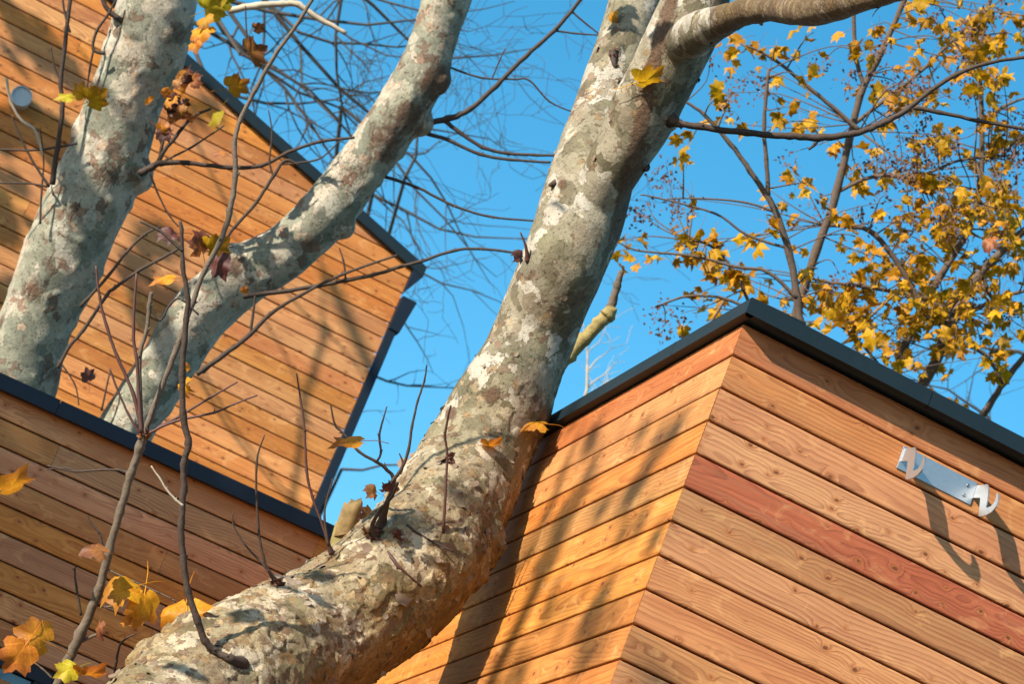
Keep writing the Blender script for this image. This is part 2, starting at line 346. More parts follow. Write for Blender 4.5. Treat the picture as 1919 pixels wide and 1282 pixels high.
def jitter(W): return W @ Matrix.Translation((0, rng.uniform(-.0012, .0012), rng.uniform(-.0006, .0006)))

# ---- cabin at the right: mitred corner
CN = CAM + Vector((0.78838768, 9.34235639, 3.05025734))        # corner at a joint; five boards above it
ZTOP = CN.z + 6*PW
cab = thing('timber_cabin', 'larch-clad cabin at right, with a mitred corner and slate-grey roof edge', 'cabin', Vector((CN.x, CN.y, 0)))
NR = 14
def wall_backing(o, X, Y, L, z0, z1, parent, t=0.12):
    mb = MB(); mb.box(Vector((o.x, o.y, z0)) + Y*(THK+.004), X*L, Y*t, EZ*(z1-z0)); return mb.build('wall', DARKWOOD, parent)
LR, LL = 3.4, 4.75
wr = wall_backing(CN + E1*.03, E1, E2, LR-.05, 0.02, ZTOP-.004, cab)
wl = wall_backing(CN + E2*(LL), -E2, E1, LL-.16, 0.02, ZTOP-.004, cab)
me_r = plank_mesh(0.0009, LR, WOOD, m0=1.0); me_l = plank_mesh(0, LL-.0009, WOOD, m1=-1.0)
tR = {0: (.92, .78, .75), 1: (1.10, 1.02, .92), 2: (1.02, .98, .90), 3: (1.06, 1.04, .98), 4: (.84, .47, .44), 5: (.90, .83, .72), 6: (1.1, 1.06, 1.02), 7: (1.1, 1.06, .95), 8: (1.08, .98, .92), 9: (1.0, .94, .85)}
tL = {0: (.88, .72, .66), 1: (.9, .92, .70), 2: (.9, .94, .74), 3: (.9, .88, .68)}  # sun offset put into the tints: right boards lifted, left boards lowered
for k in range(NR):
    z = ZTOP - (k+1)*PW; oz = Vector((0, 0, z - CN.z))
    add_plank(me_r, wr, jitter(frame(CN+oz, E1, E2)), tR.get(k, (1, 1, 1)))
    v = rng.uniform(.92, 1.04)
    add_plank(me_l, wl, jitter(frame(CN+oz+E2*LL, -E2, E1)), tL.get(k, (v*.9, v*.90*rng.uniform(.94, 1.05), v*.62)))
# roof edge: slate coping in pieces, and the roof itself
O1, O2, FH = 0.040, 0.100, 0.062
zb = ZTOP - 0.002
def fascia_piece(o, X, Y, L, over, deep, parent, h=FH, z=zb, mat=SLATE, m0=0, m1=0, lip=0.016):
    """bent metal: X along, Y inwards; front at -over; returns one closed profile"""
    sec = [(-over, 0), (-over, h), (-over+.004, h+.004), (deep, h+.012), (deep, h+.004), (-over+.012, h-.002), (-over+.012, .012), (-over+lip+.02, .010), (-over+lip+.02, 0.0)]
    n = len(sec); vs = []
    for e, mm in ((0, m0), (1, m1)):
        for (y, zz) in sec:
            vs.append(o + X*(e*L + mm*(y+over)) + Y*y + EZ*(z - o.z + zz))
    fs = [(i, n+i, n+(i+1) % n, (i+1) % n) for i in range(n)] + [tuple(range(n-1, -1, -1)), tuple(n+i for i in range(n))]
    o_ = part('fascia', vs, fs, mat, parent)
    bm = bmesh.new(); bm.from_mesh(o_.data); bmesh.ops.recalc_face_normals(bm, faces=bm.faces); bm.to_mesh(o_.data); bm.free()
    return o_
c0 = CN - E1*O1
s1 = on_plane(1745, 745, CN-E2*O2, -E2); a1 = (s1-c0).dot(E1)
s2 = on_plane(1261, 655, CN-E1*O1, -E1); a2 = (s2-CN).dot(E2)
fascia_piece(c0 + E1*.0012, E1, E2, a1-.0012-.0015, O2, 0.20, cab, m0=.36)
fascia_piece(c0 + E1*(a1+.0015), E1, E2, LR-a1, O2, 0.20, cab)
cl = CN - E2*O2
fascia_piece(cl + E2*(a2+O2-.0015), -E2, E1, a2+O2-.003, O1, 0.20, cab, m1=-2.7*.0)
fascia_piece(cl + E2*(LL+O2), -E2, E1, LL-a2-.0015, O1, 0.20, cab)
mb = MB(); mb.box(CN - E2*(O2-.014) - E1*(O1-.014) + EZ*(zb-CN.z+.014), E1*LR, E2*(LL+.1), EZ*(FH-.02)); mb.build('roof', ROOFM, cab)
mb = MB(); mb.box(CN + E1*(LR-.12) + E2*.15 + EZ*(.02-CN.z), E1*.12, E2*(LL-.2), EZ*(ZTOP-.03)); mb.build('wall', DARKWOOD, cab)
mb = MB(); mb.box(CN + E1*.16 + E2*(LL-.12) + EZ*(.02-CN.z), E1*(LR-.3), E2*.12, EZ*(ZTOP-.03)); mb.build('wall', DARKWOOD, cab)

# ---- low building behind the trunk
YL = R(10.0); A1 = Vector((math.cos(YL), math.sin(YL), 0)); A2 = Vector((-math.sin(YL), math.cos(YL), 0))
QL = CAM + Vector((-2.36932505, 13.75940841, 3.6214504))         # a joint, seen at the left edge of the photograph
low = thing('timber_building', 'low larch-clad building in dappled shade at lower left with navy roof edge', 'building', Vector((QL.x, QL.y, 0)))
x_l, x_r = -2.0, 2.33
ztl = QL.z + PW
wlow = wall_backing(QL + A1*x_l, A1, A2, x_r-x_l, 0.02, ztl-.004, low)
seams = [1.83, .35, 1.86, 1.1, 1.84, .1, 1.2, 1.80, .6, 1.4, .2, 1.0, 1.7, .5, 1.2, .9]
wz1 = QL.z + (on_plane(60, 1247, QL, -A2)-QL).z                 # head of the window at the bottom left
wx1 = (on_plane(112, 1249, QL, -A2)-QL).dot(A1)
for k in range(18):
    z = ztl - (k+1)*PW; W = lambda: jitter(frame(Vector((QL.x, QL.y, z)), A1, A2))
    s = seams[k % 16]; xa = x_l
    if z + PW > wz1 - .02 and z < wz1: xa = wx1 + .004
    if z + PW <= wz1: xa = wx1 + .004
    for (p, q) in ((xa, s-.0008), (s+.0008, x_r)):
        if q - p < .05: continue
        v = rng.uniform(.86, 1.03)
        add_plank(plank_mesh(0, q-p, WOOD), wlow, W() @ Matrix.Translation((p, 0, 0)), (v*.93, v*rng.uniform(.98, 1.06), v*rng.uniform(1.0, 1.15)))
OL = 0.07
fz = QL.z + .125
fascia_piece(QL + A1*x_l, A1, A2, (x_r-x_l)*.52, OL, .25, low, h=.078, z=fz, mat=NAVY)
fascia_piece(QL + A1*(x_l+(x_r-x_l)*.52+.003), A1, A2, (x_r-x_l)*.48, OL, .25, low, h=.078, z=fz, mat=NAVY)
mb = MB(); mb.box(QL + A1*(x_l+.02) - A2*(OL-.02) + EZ*(.14), A1*(x_r-x_l-.05), A2*1.3, EZ*.055); mb.build('roof', ROOFM, low)
mb = MB(); mb.box(QL + A1*x_l + A2*1.1 + EZ*(.02-QL.z), A1*(x_r-x_l-.05), A2*.1, EZ*(QL.z+.1)); mb.build('wall', DARKWOOD, low)
GLASS = plain('window_glass', (0.02, 0.05, 0.09), 0.04, 0, 0.05, 5, 1.0)
mb = MB(); ww = wx1 - x_l
mb.box(QL + A1*x_l - A2*.03 + EZ*(wz1-.075-QL.z), A1*(ww-.002), A2*.08, EZ*.07)
mb.box(QL + A1*(wx1-.09) - A2*.03 + EZ*(wz1-1.3-QL.z), A1*.088, A2*.08, EZ*1.222)
win = mb.bevel_build('window', NAVY, low, .003)
mb = MB(); mb.box(QL + A1*x_l + A2*.012 + EZ*(wz1-1.3-QL.z), A1*(ww-.1), A2*.012, EZ*1.222); mb.build('pane', GLASS, win)

# ---- tall building, sloping roof
QT = CAM + Vector((-4.68889841, 19.37218087, 8.10031827)); ta = -0.2109
tall = thing('timber_building', 'tall larch-clad building with a sloping roof and downpipe behind the pale limbs', 'building', Vector((QT.x, QT.y, 0)))
def TP(a, z, y=0): return QT + E1*(a-ta) + EZ*z + E2*y           # a along the wall, z up from a joint, y inwards
AR = 3.602
SL = (-0.347-0.33)/(3.595-1.253)
def roof_z(a): return 0.335 + (a-1.253)*SL                       # underside of the roof edge on the wall
def cut_at(z): return 1.253 + (z-0.335)/SL                        # a where the roof meets height z
a_l = -2.2
mb = MB(); prof = [(a_l, -8.2), (AR-.02, -8.2), (AR-.02, roof_z(AR)-.01), (a_l, roof_z(a_l)-.01)]
vs = [TP(a, z, THK+.004) for a, z in prof] + [TP(a, z, THK+.15) for a, z in prof]
mb.add(vs, [(0, 3, 2, 1), (4, 5, 6, 7), (0, 1, 5, 4), (1, 2, 6, 5), (2, 3, 7, 6), (3, 0, 4, 7)]); wt = mb.build('wall', DARKWOOD, tall)
for k in range(-9, 36):
    z = -(k+1)*PW; cut = lambda zz: min(AR, cut_at(z+zz))
    if cut(0) < a_l + .3: continue
    end = cut(0); n = rng.choice((1, 2, 2, 3)); br = sorted(rng.uniform(a_l+.8, end-.3) for _ in range(n-1)) if end - a_l > 2 else []
    xs = [a_l] + br + [end]
    for i in range(len(xs)-1):
        p, q = xs[i] + (.0008 if i else 0), xs[i+1] - (.0008 if i < len(xs)-2 else 0)
        if q - p < .12: continue
        last = i == len(xs)-2
        me = plank_mesh(0, q-p+ (1 if last else 0), WOOD, cut=(lambda zz, p=p: cut(zz)-p) if last else None)
        v = rng.uniform(.92, 1.06)
        add_plank(me, wt, jitter(frame(TP(p, z), E1, E2)), (v*1.03, v*rng.uniform(.95, 1.05), v*rng.uniform(.75, .95)))
# sloping roof edge with overhang to the right
dirS = Vector((1, 0, SL)).normalized()
def slope_bar(name, a0, a1, zlo, zhi, y0, y1, mat, bev=.004):
    c = [TP(a0, roof_z(a0)+zlo, y0), TP(a1, roof_z(a1)+zlo, y0), TP(a1, roof_z(a1)+zlo, y1), TP(a0, roof_z(a0)+zlo, y1),
         TP(a0, roof_z(a0)+zhi, y0), TP(a1, roof_z(a1)+zhi, y0), TP(a1, roof_z(a1)+zhi, y1), TP(a0, roof_z(a0)+zhi, y1)]
    mb = MB(); mb.hexa(c); return mb.bevel_build(name, mat, tall, bev)
slope_bar('fascia', a_l, 3.70, -.005, .092, -.055, -.015, SLATE)
slope_bar('roof', a_l, 3.69, .012, .085, -.013, 3.2, ROOFM)
mb = MB(); c = [TP(3.607, -.60, -.02), TP(3.612, -.60, -.02)]
vs = [TP(3.606, roof_z(3.606)-.004, -.05), TP(3.70, roof_z(3.70)-.006, -.05), TP(3.606, -.56, -.05)]; vs2 = [v + E2*.5 for v in vs]
mb.add(vs+vs2, [(0, 2, 1), (3, 4, 5), (0, 1, 4, 3), (1, 2, 5, 4), (2, 0, 3, 5)]); mb.build('eave_shade', NAVY, tall)  # dark wedge standing in for the shaded underside of the eave
mb = MB(); mb.box(TP(3.608, -8.2, -.035), E1*.070, E2*.07, EZ*(8.2-.88)); dp = mb.bevel_build('downpipe', NAVY, tall, .006)
mb = MB(); mb.hexa([TP(3.606, -.90, -.05), TP(3.70, -.90, -.05), TP(3.70, -.90, .06), TP(3.606, -.90, .06), TP(3.606, -.60, -.07), TP(3.735, -.60, -.07), TP(3.735, -.60, .09), TP(3.606, -.60, .09)])
mb.bevel_build('hopper_head', NAVY, dp, .005)
mb = MB(); mb.box(TP(AR-.14, -8.1, .18), E1*.12, E2*2.8, EZ*(8.1+roof_z(AR)-.02)); mb.build('wall', DARKWOOD, tall)
# vent pipe
mb = MB(); ctr = TP(.205, -.55, 0); ro, ri, ln = .082, .074, .16
ax = (-E2 - EZ*.10).normalized(); u_ = ax.cross(EZ).normalized(); v_ = ax.cross(u_)
vs = []; N = 32
for (rad, d) in ((ro, -.02), (ro, ln), (ri, ln), (ri, ln-.014)):
    for k in range(N): q = 2*math.pi*k/N; vs.append(ctr + ax*d + u_*rad*math.cos(q) + v_*rad*math.sin(q))
fs = [(s*N+k, s*N+(k+1) % N, (s+1)*N+(k+1) % N, (s+1)*N+k) for s in range(3) for k in range(N)] + [tuple(3*N+k for k in range(N))]
mb.add(vs, fs); vp = mb.build('vent_pipe', PVC, tall); vp['label'] = 'round grey plastic vent pipe in the wall'
# ------------------------------------------------------------------ steel bracket on the cabin
hk0 = on_plane(1826, 921, CN, -E2)
hk = thing('hook_bracket', 'galvanised steel bracket with two upturned hooks screwed to the cabin boards', 'bracket', hk0)
def HP(a, d, z): return hk0 + E1*a - E2*d + EZ*z
PL, PH = .325, .048
mb = MB(); mb.box(HP(-PL-.012, 0.0065, -PH-.014), E1*(PL+.012), E2*.0045, EZ*PH*2); mb.bevel_build('back_plate', STEEL, hk, .0015)
prof = [(0.004, 0.0249), (0.0277, 0.0202), (0.0812, 0.0133), (0.0974, 0.0103), (0.1138, -0.0079), (0.1314, -0.0454), (0.1425, -0.0783), (0.1439, -0.0966), (0.1591, -0.103), (0.1869, -0.1008), (0.2032, -0.0895), (0.2048, -0.0708), (0.1971, -0.0496), (0.2038, -0.0466), (0.219, -0.0595), (0.2304, -0.0847), (0.2307, -0.1112), (0.2088, -0.1287), (0.1732, -0.1355), (0.1309, -0.1339), (0.1072, -0.1277), (0.0988, -0.1087), (0.0735, -0.0481), (0.0669, -0.0416), (0.004, -0.0296)]
for a in (-PL-.0045, .0):
    mb = MB(); n = len(prof)
    vs = [HP(a, d, z) for d, z in prof] + [HP(a+.0045, d, z) for d, z in prof]
    mb.add(vs, [tuple(range(n)), tuple(range(2*n-1, n-1, -1))] + [(i, n+i, n+(i+1) % n, (i+1) % n) for i in range(n)])
    o = mb.build('hook', STEEL, hk)
    bm = bmesh.new(); bm.from_mesh(o.data); bmesh.ops.triangulate(bm, faces=[f for f in bm.faces if len(f.verts) > 4]); bmesh.ops.recalc_face_normals(bm, faces=bm.faces); bm.to_mesh(o.data); bm.free()
sv = []; sf = []
for k in range(12):
    q = 2*math.pi*k/12; sv += [(math.cos(q)*.0085, 0, math.sin(q)*.0085), (math.cos(q)*.006, -.004, math.sin(q)*.006), (math.cos(q)*.003, -.004, math.sin(q)*.003), (math.cos(q)*.003, -.0015, math.sin(q)*.003)]
for k in range(12):
    j = (k+1) % 12
    for s in range(3): sf.append((k*4+s, j*4+s, j*4+s+1, k*4+s+1))
sf.append(tuple(k*4+3 for k in range(12)))
sme = mesh_of('screw', sv, sf, SCREW)
for a, z in ((-.035, .006), (-.038, -.036), (-PL+.04, .006), (-PL+.042, -.036)):
    link(bpy.data.objects.new('screw', sme), hk, frame(HP(a, .0068, z), E1, E2))
mb = MB(); mb.box(HP(-.2, .0064, .033), E1*.007, E2*.0, EZ*.007) if False else None

# ------------------------------------------------------------------ leaves
def leaf_geo(curl=.3, fold=.15, seed=0, petiole=.55, wav=.05, broad=0.0):
    rg = random.Random(seed)
    half = [(a_, r_ + (.50-r_)*broad) for a_, r_ in [(90, .62), (82, .45), (74, .43), (66, .30), (56, .40), (48, .44), (40, .60), (31, .44), (22, .42), (10, .29), (-4, .38), (-20, .47), (-34, .36), (-52, .30), (-72, .33)]]
    pol = half + [(-90, .20)] + [(180-a, r) for a, r in half[:0:-1]]
    pts = [Vector((0, 0.42, 0))]
    for a, r in pol:
        r *= rg.uniform(.92, 1.08); pts.append(Vector((math.cos(R(a))*r, .42+math.sin(R(a))*r, 0)))
    n = len(pol)
    mids = [pts[0].lerp(p, .55) for p in pts[1:]]
    allp = pts + mids
    for p in allp:
        x, y = p.x, p.y-.42
        p.z = -curl*(x*x+y*y) + fold*abs(x) + wav*math.sin(9*x+seed)*math.cos(7*y)
    fs = []
    for i in range(n):
        j = (i+1) % n
        fs.append((0, 1+n+i, 1+n+j)); fs.append((1+n+i, 1+i, 1+j, 1+n+j))
    vs = allp; k = len(vs)
    pr = .012
    for (y, z) in ((.42, -.004), (.2, -.012), (-petiole*.5, -.05), (-petiole, -.16)):
        for q in (0, 2.1, 4.2): vs.append(Vector((math.cos(q)*pr, y, z+math.sin(q)*pr)))
    for s in range(3):
        for q in range(3): fs.append((k+s*3+q, k+s*3+(q+1) % 3, k+s*3+3+(q+1) % 3, k+s*3+3+q))
    return vs, fs
LG = [leaf_geo(.5, .25, 1, broad=.35, wav=.07), leaf_geo(.3, .15, 2, broad=.45, wav=.09), leaf_geo(.9, .3, 3, broad=.5, wav=.08), leaf_geo(-.35, .3, 4, broad=.4), leaf_geo(1.4, .5, 5, wav=.12, broad=.55), leaf_geo(.45, .25, 21, broad=.08, wav=.06)]
LME = {}
def leaf_mesh(i, mat):
    if (i, mat.name) not in LME: LME[(i, mat.name)] = mesh_of('leaf', *LG[i], mat, True)
    return LME[(i, mat.name)]
def leaf_frame(pos, tip, nrm, size, sx=1.0):
    Y = tip.normalized(); Zv = (nrm - Y*nrm.dot(Y)).normalized(); X = Y.cross(Zv)
    m = Matrix((X*size*sx, Y*size, Zv*size)).transposed().to_4x4(); m.translation = pos - Y*size*.42; return m
def leaf(parent, x, y, d, wpx, tip, pitch, rollv, mat, k=0, sx=1.0):
    """leaf centred at a pixel; tip: angle in the picture; pitch/roll tilt it away from facing the lens"""
    t = RT*math.cos(R(tip)) + UP*math.sin(R(tip)); n = -FW; s = t.cross(n)
    t2 = t*math.cos(R(pitch)) + n*math.sin(R(pitch)); n2 = n*math.cos(R(pitch)) - t*math.sin(R(pitch))
    n3 = n2*math.cos(R(rollv)) + s*math.sin(R(rollv))
    o = bpy.data.objects.new('leaf', leaf_mesh(k, mat))
    return link(o, parent, leaf_frame(at(x, y, d), t2, n3, 1.0*wpx*d/FPX, sx))

# ------------------------------------------------------------------ tree building blocks
def fused(name, tubes, mat, parent, voxel, relief, flaky=None, sides=28, extra=None, brown_mask=None, ochre=None):
    mb = MB()
    for t in tubes: tube(mb, t, sides)
    if extra: extra(mb)
    tmp = bpy.data.objects.new('tmp', mesh_of('tmp', mb.v, mb.f, None)); C.objects.link(tmp)
    md = tmp.modifiers.new('r', 'REMESH'); md.mode = 'VOXEL'; md.voxel_size = voxel
    sm = tmp.modifiers.new('s', 'SMOOTH'); sm.factor = .5; sm.iterations = 6
    dg = bpy.context.evaluated_depsgraph_get(); me = bpy.data.meshes.new_from_object(tmp.evaluated_get(dg))
    bpy.data.objects.remove(tmp); me.name = name
    at_ = me.attributes.new('flaky', 'FLOAT', 'POINT'); vals = []
    nr = [v.normal.copy() for v in me.vertices]
    for v, nn in zip(me.vertices, nr):
        f = flaky(v.co) if flaky else .3
        vals.append(f); v.co = v.co + nn*relief(v.co, f)
    at_.data.foreach_set('value', vals)
    for an, fn in (('brown_mask', brown_mask), ('ochre', ochre)):
        a_ = me.attributes.new(an, 'FLOAT', 'POINT'); a_.data.foreach_set('value', [fn(v.co, nn) if fn else 0.0 for v, nn in zip(me.vertices, nr)])
    me.materials.clear(); me.materials.append(mat)
    for p in me.polygons: p.use_smooth = True
    me.update()
    return link(bpy.data.objects.new(name, me), parent)
def nz(p, s, o=0.0): return noise.noise(Vector((p.x*s+o, p.y*s+o*.7, p.z*s-o)))
def cell(p, s):
    d, q = noise.voronoi(Vector((p.x*s, p.y*s, p.z*s)))
    h = math.sin(q[0].x*127.1+q[0].y*311.7+q[0].z*74.7)*43758.5; return h - math.floor(h), d[1]-d[0]
def twig(parent, pts, d, mat=TWIG, name='twig', sides=7, n=5, knob=.09, seed=0):
    path = px_path(pts, d, n); rg = random.Random(seed + int(pts[0][0])); mb = MB(); out = []
    for i, (x, y, z, r) in enumerate(path):
        k = 1 + (knob*1.8 if i % (n) == 0 and 0 < i < len(path)-1 else 0) + rg.uniform(-knob, knob)*.4
        j = r*.16; out.append((x+rg.uniform(-j, j), y+rg.uniform(-j, j), z+rg.uniform(-j, j), max(r*k, .0011)))
    tube(mb, out, sides)
    # buds and short spurs at the nodes
    for i in range(n, len(out)-1, n):
        if rg.random() < .45:
            a = Vector(out[i][:3]); t = (Vector(out[i+1][:3])-a).normalized(); s = t.cross(Vector((rg.uniform(-1, 1), rg.uniform(-1, 1), rg.uniform(-1, 1)))).normalized()
            L = min(out[i][3]*rg.uniform(1.8, 3.2), .02); e = a + (t*.8+s)*L; r0 = out[i][3]*.55
            tube(mb, [(*a, r0), (*a.lerp(e, .6), r0*.75), (*e, r0*.25)], 5)
    return mb.build(name, mat, parent, True)

# ------------------------------------------------------------------ main plane tree in front of the cabin
def H(x, y, rp, h):                                    # trunk station h metres in front of the cabin's left wall
    q = on_plane(x, y, CN - E1*h, -E1); d = (q-CAM).dot(FW); return (q.x, q.y, q.z, rp*d/FPX)
_g = H(225, 1470, 152, 1.36); main = thing('plane_tree', 'thick leaning plane tree trunk with mottled bark, in front of the cabin', 'tree', Vector((_g[0]-.45, _g[1], 0)))
stem = [H(714, 1113, 124, .52), H(785, 1042, 119, .42), H(842, 948, 109, .34), H(882, 872, 103, .29), H(918, 800, 94, .27), H(962, 712, 85, .27), H(1003, 620, 78, .27), H(1036, 545, 77, .29), H(1065, 470, 78, .31), H(1104, 350, 80, .32), H(1122, 255, 64, .33), H(1143, 168, 55, .34), H(1176, 60, 53, .35), H(1202, -40, 50, .36), H(1230, -160, 46, .38), H(1260, -330, 42, .4)]
lowp = H(590, 1195, 132, .72); base = H(457, 1268, 139, .98)
g0 = Vector(base[:3])
b1 = H(335, 1360, 146, 1.18); b2 = H(225, 1470, 152, 1.36); gx, gy = b2[0]-.35, b2[1]
stem = [(gx-.1, gy, -.05, .55), (gx-.08, gy, .6, .42), (gx-.05, gy, 1.6, .37), (gx+.08, gy, b2[2]-.5, .35), b2, b1, base, lowp] + stem
fork = [H(1068, 470, 25, .305), H(1110, 385, 46, .305), H(1160, 298, 57, .305), H(1203, 215, 63, .31), H(1246, 130, 64, .32), H(1284, 50, 62, .33), H(1316, -40, 58, .34), H(1350, -170, 52, .36), H(1400, -330, 44, .4)]
limb = [H(1262, 96, 28, .33), H(1300, 66, 40, .34), H(1350, 40, 31, .345), H(1400, 22, 26, .345), H(1450, 17, 25, .345), H(1510, 20, 28, .345), H(1560, 10, 26, .345), H(1610, 0, 21, .345), H(1720, -30, 20, .345), H(1880, -80, 18, .345)]
def px_of(P):
    q = P - CAM; d = q.dot(FW); return CX + FPX*q.dot(RT)/d, CY - FPX*q.dot(UP)/d, d
STN = [px_of(Vector(q[:3])) for q in catmull(stem, 7) + catmull(fork, 7) + catmull(limb, 7)]
def depth_near(x, y): return min(STN, key=lambda q: (q[0]-x)**2 + (q[1]-y)**2)[2]
knobs = [(1012, 728, 36, -.02), (885, 1010, 66, -.05), (690, 1040, 40, -.05), (850, 775, 26, 0), (1152, 98, 26, -.10), (425, 1225, 44, -.14), (372, 1215, 70, -.05), (300, 1262, 70, 0), (858, 1062, 60, .0), (1255, 228, 18, 0), (700, 1020, 24, -.16), (810, 880, 30, -.09)]
def add_knobs(mb):
    for x, y, rp, dd in knobs:
        d = depth_near(x, y) + dd; c = at(x, y, d); bm = bmesh.new(); bmesh.ops.create_icosphere(bm, subdivisions=2, radius=rp*d/FPX)
        mb.add([v.co + c for v in bm.verts], [tuple(v.index for v in f.verts) for f in bm.faces]); bm.free()
print('DEPTHS', [(round(a), round(b), round(c, 2)) for a, b, c in STN[::7]])
zf = Vector(H(960, 712, 10, .27)[:3]).z
def flaky(p):
    t = (zf - p.z)/.9 + .35; return max(0.0, min(1.0, t + nz(p, 2.5)*.5))
def relief(p, f):
    d = nz(p, 3.2)*.016 + nz(p, 9.0, 5)*.006*(.5+f) + nz(p, 24.0, 9)*.003*(.3+f)
    c, e = cell(Vector((p.x, p.y, p.z*.8)) + Vector((nz(p, 14, 2), nz(p, 14, 4), nz(p, 14, 6)))*.03, 17.0)
    if c < .30 + .45*f: d += .0065*(c*2-.3)*(.30+f)
    return d
CREASE = [(1150, 430), (1165, 350), (1180, 270), (1194, 200), (1212, 120), (1232, 50), (1250, -20)]
def seg_d(x, y, P):
    best = 1e9
    for (a, b), (c, d) in zip(P[:-1], P[1:]):
        t = max(0, min(1, ((x-a)*(c-a)+(y-b)*(d-b))/((c-a)**2+(d-b)**2))); best = min(best, math.hypot(x-a-t*(c-a), y-b-t*(d-b)))
    return best
RSIDE = [(1300, 120), (1250, 230), (1190, 360), (1140, 490), (1075, 640), (1050, 740)]
def brown_mask(p, n):
    x, y, d = px_of(p)
    if y > 1000 or y < -120: return .15
    v = 1.0*math.exp(-(seg_d(x-12, y, CREASE)/17)**2) + .45*math.exp(-(seg_d(x, y, RSIDE)/30)**2)  # browner along the fork crease and the trunk's right edge
    if x > 1330: v = max(v, .66)
    for (kx, ky, kr) in ((1152, 100, 16), (1052, 345, 10), (700, 1010, 26), (845, 775, 14), (430, 1235, 30), (920, 740, 20)): v += 1.1*math.exp(-((x-kx)**2+(y-ky)**2)/kr**2)
    return v
def ochre(p, n):  # more ochre lower down and on down-facing bark, plus the side limb
    x, y, d = px_of(p)
    return max(0.0, min(1.0, (y-700)/260))*(.38 + max(0.0, min(.62, .30 - n.z*1.0))) + (.55 if x > 1340 and y < 80 else 0)
trunk = fused('trunk', [catmull(stem, 7), catmull(fork, 7), catmull(limb, 7)], BARK, main, .0072, relief, flaky, 40, add_knobs, brown_mask, ochre)
from mathutils.bvhtree import BVHTree
BV = BVHTree.FromPolygons([v.co for v in trunk.data.vertices], [tuple(p.vertices) for p in trunk.data.polygons])
def hit(x, y):
    d = ray(x, y).normalized(); h = BV.ray_cast(CAM, d)
    return None if h[0] is None else (h[0]-CAM).dot(FW)
def rooted(pts):
    """depths for a shoot that starts on the trunk: root just under the bark, then clear of it"""
    ds = None
    for p in pts[:4]:
        h = hit(p[0], p[1])
        if h is not None: ds = h if ds is None else ds; break
    if ds is None: return pts
    out = []
    for i, p in enumerate(pts):
        h = hit(p[0], p[1]); r = p[2]*ds/FPX; d = ds - .012*min(i, 4) - r
        if h is not None and i: d = min(d, h - r*1.05)
        if i == 0: d = ds + r*.9
        out.append((p[0], p[1], p[2]*(1.7 if i == 0 else 1), d))
    return out
# curling flakes of loose bark
mb = MB(); rg = random.Random(5); vsl = trunk.data.vertices; ftone = []
visible = [v for v in vsl if v.co.z > 3.3]
for _ in range(2800):
    v = rg.choice(visible); f = flaky(v.co)
    if rg.random() > .06 + .55*f: continue
    n = v.normal; t = n.cross(Vector((rg.uniform(-1, 1), rg.uniform(-1, 1), rg.uniform(-1, 1)))).normalized(); b = n.cross(t)
    s = rg.uniform(.010, .030)*(1 + (rg.random() < .10)*.9); wd = s*rg.uniform(.4, .8); lift = rg.uniform(.06, .42)
    vs = []
    for i in range(4):
        q = i/3; 
        for j, sg in enumerate((-1, 0, 1)):
            ww = wd*(1-.5*q*q)*(1+rg.uniform(-.2, .2)); vs.append(v.co + n*(.0012 + lift*s*q*q - .12*abs(sg)*wd) + t*(s*q*(1-.25*q*lift)) + b*sg*ww)
    mb.add(vs, [(i*3+j, i*3+j+1, i*3+j+4, i*3+j+3) for i in range(3) for j in range(2)]); ftone += [rg.random()]*len(vs)
fl = mb.build('bark_flakes', FLAKE, main, True); fl['kind'] = 'stuff'
ta_ = fl.data.attributes.new('tone', 'FLOAT', 'POINT'); ta_.data.foreach_set('value', ftone)
# sprouting shoots
dA = 10.6
_b = px_of(Vector(b2[:3]))
twig(main, [(_b[0], _b[1], 12, _b[2]), (70, 1400, 10.3), (115, 1270, 9.5), (150, 1190, 9.5), (185, 1110, 8.2), (205, 1030, 7.7), (225, 960, 7.3), (245, 890, 7.3), (262, 838, 8.6), (270, 812, 8.6)], dA, TWIGG, 'shoot', 10, 6, .14)
twig(main, [(268, 818, 6.9), (285, 770, 5.8), (305, 720, 5.6), (332, 650, 5.6), (360, 570, 5.2), (382, 510, 4.8), (411, 455, 5.2), (430, 400, 5.2), (441, 330, 5.2), (439, 270, 4.7), (450, 225, 4.3), (480, 165, 4.3), (520, 95, 3.9), (560, 40, 3.6), (592, -15, 3.4)], (dA, 10.9), TWIGG, 'shoot', 9, 6)
twig(main, [(268, 815, 5), (250, 740, 3.6), (220, 670, 3.2), (200, 612, 3), (187, 560, 2.6), (180, 498, 2)], dA, TWIGR)
twig(main, [(266, 812, 4.5), (260, 740, 3.6), (256, 672, 3.2), (250, 620, 3), (256, 512, 2.2)], dA-.05, TWIGR)
twig(main, [(264, 800, 5), (262, 672, 4), (275, 620, 4), (280, 575, 4.4), (284, 548, 4.2)], dA+.06, TWIGG)
twig(main, [(280, 575, 2.4), (300, 600, 2), (318, 572, 2), (338, 560, 2), (372, 590, 1.8)], dA+.06)
twig(main, [(276, 815, 3.5), (300, 800, 3), (337, 780, 2.6), (400, 742, 2.2), (445, 716, 1.5)], dA, TWIGR)
twig(main, [(280, 812, 3), (325, 791, 2.6), (400, 774, 2.3), (440, 757, 1.9), (482, 741, 1.5)], dA-.04, TWIGR)
twig(main, [(205, 690, 2), (222, 735, 2), (240, 775, 2.2), (262, 815, 2.4)], dA, TWIGR)
twig(main, [(246, 890, 4.5), (225, 882, 2.6), (190, 881, 2.2), (140, 884, 1.9), (88, 873, 1.4)], dA, TWIG)
twig(main, [(140, 884, 1.6), (120, 878, 1.4), (88, 880, 1.1)], dA, TWIG)
twig(main, [(192, 1028, 3), (186, 1000, 2.2), (170, 980, 1.8), (163, 966, 1.3)], dA, TWIG)
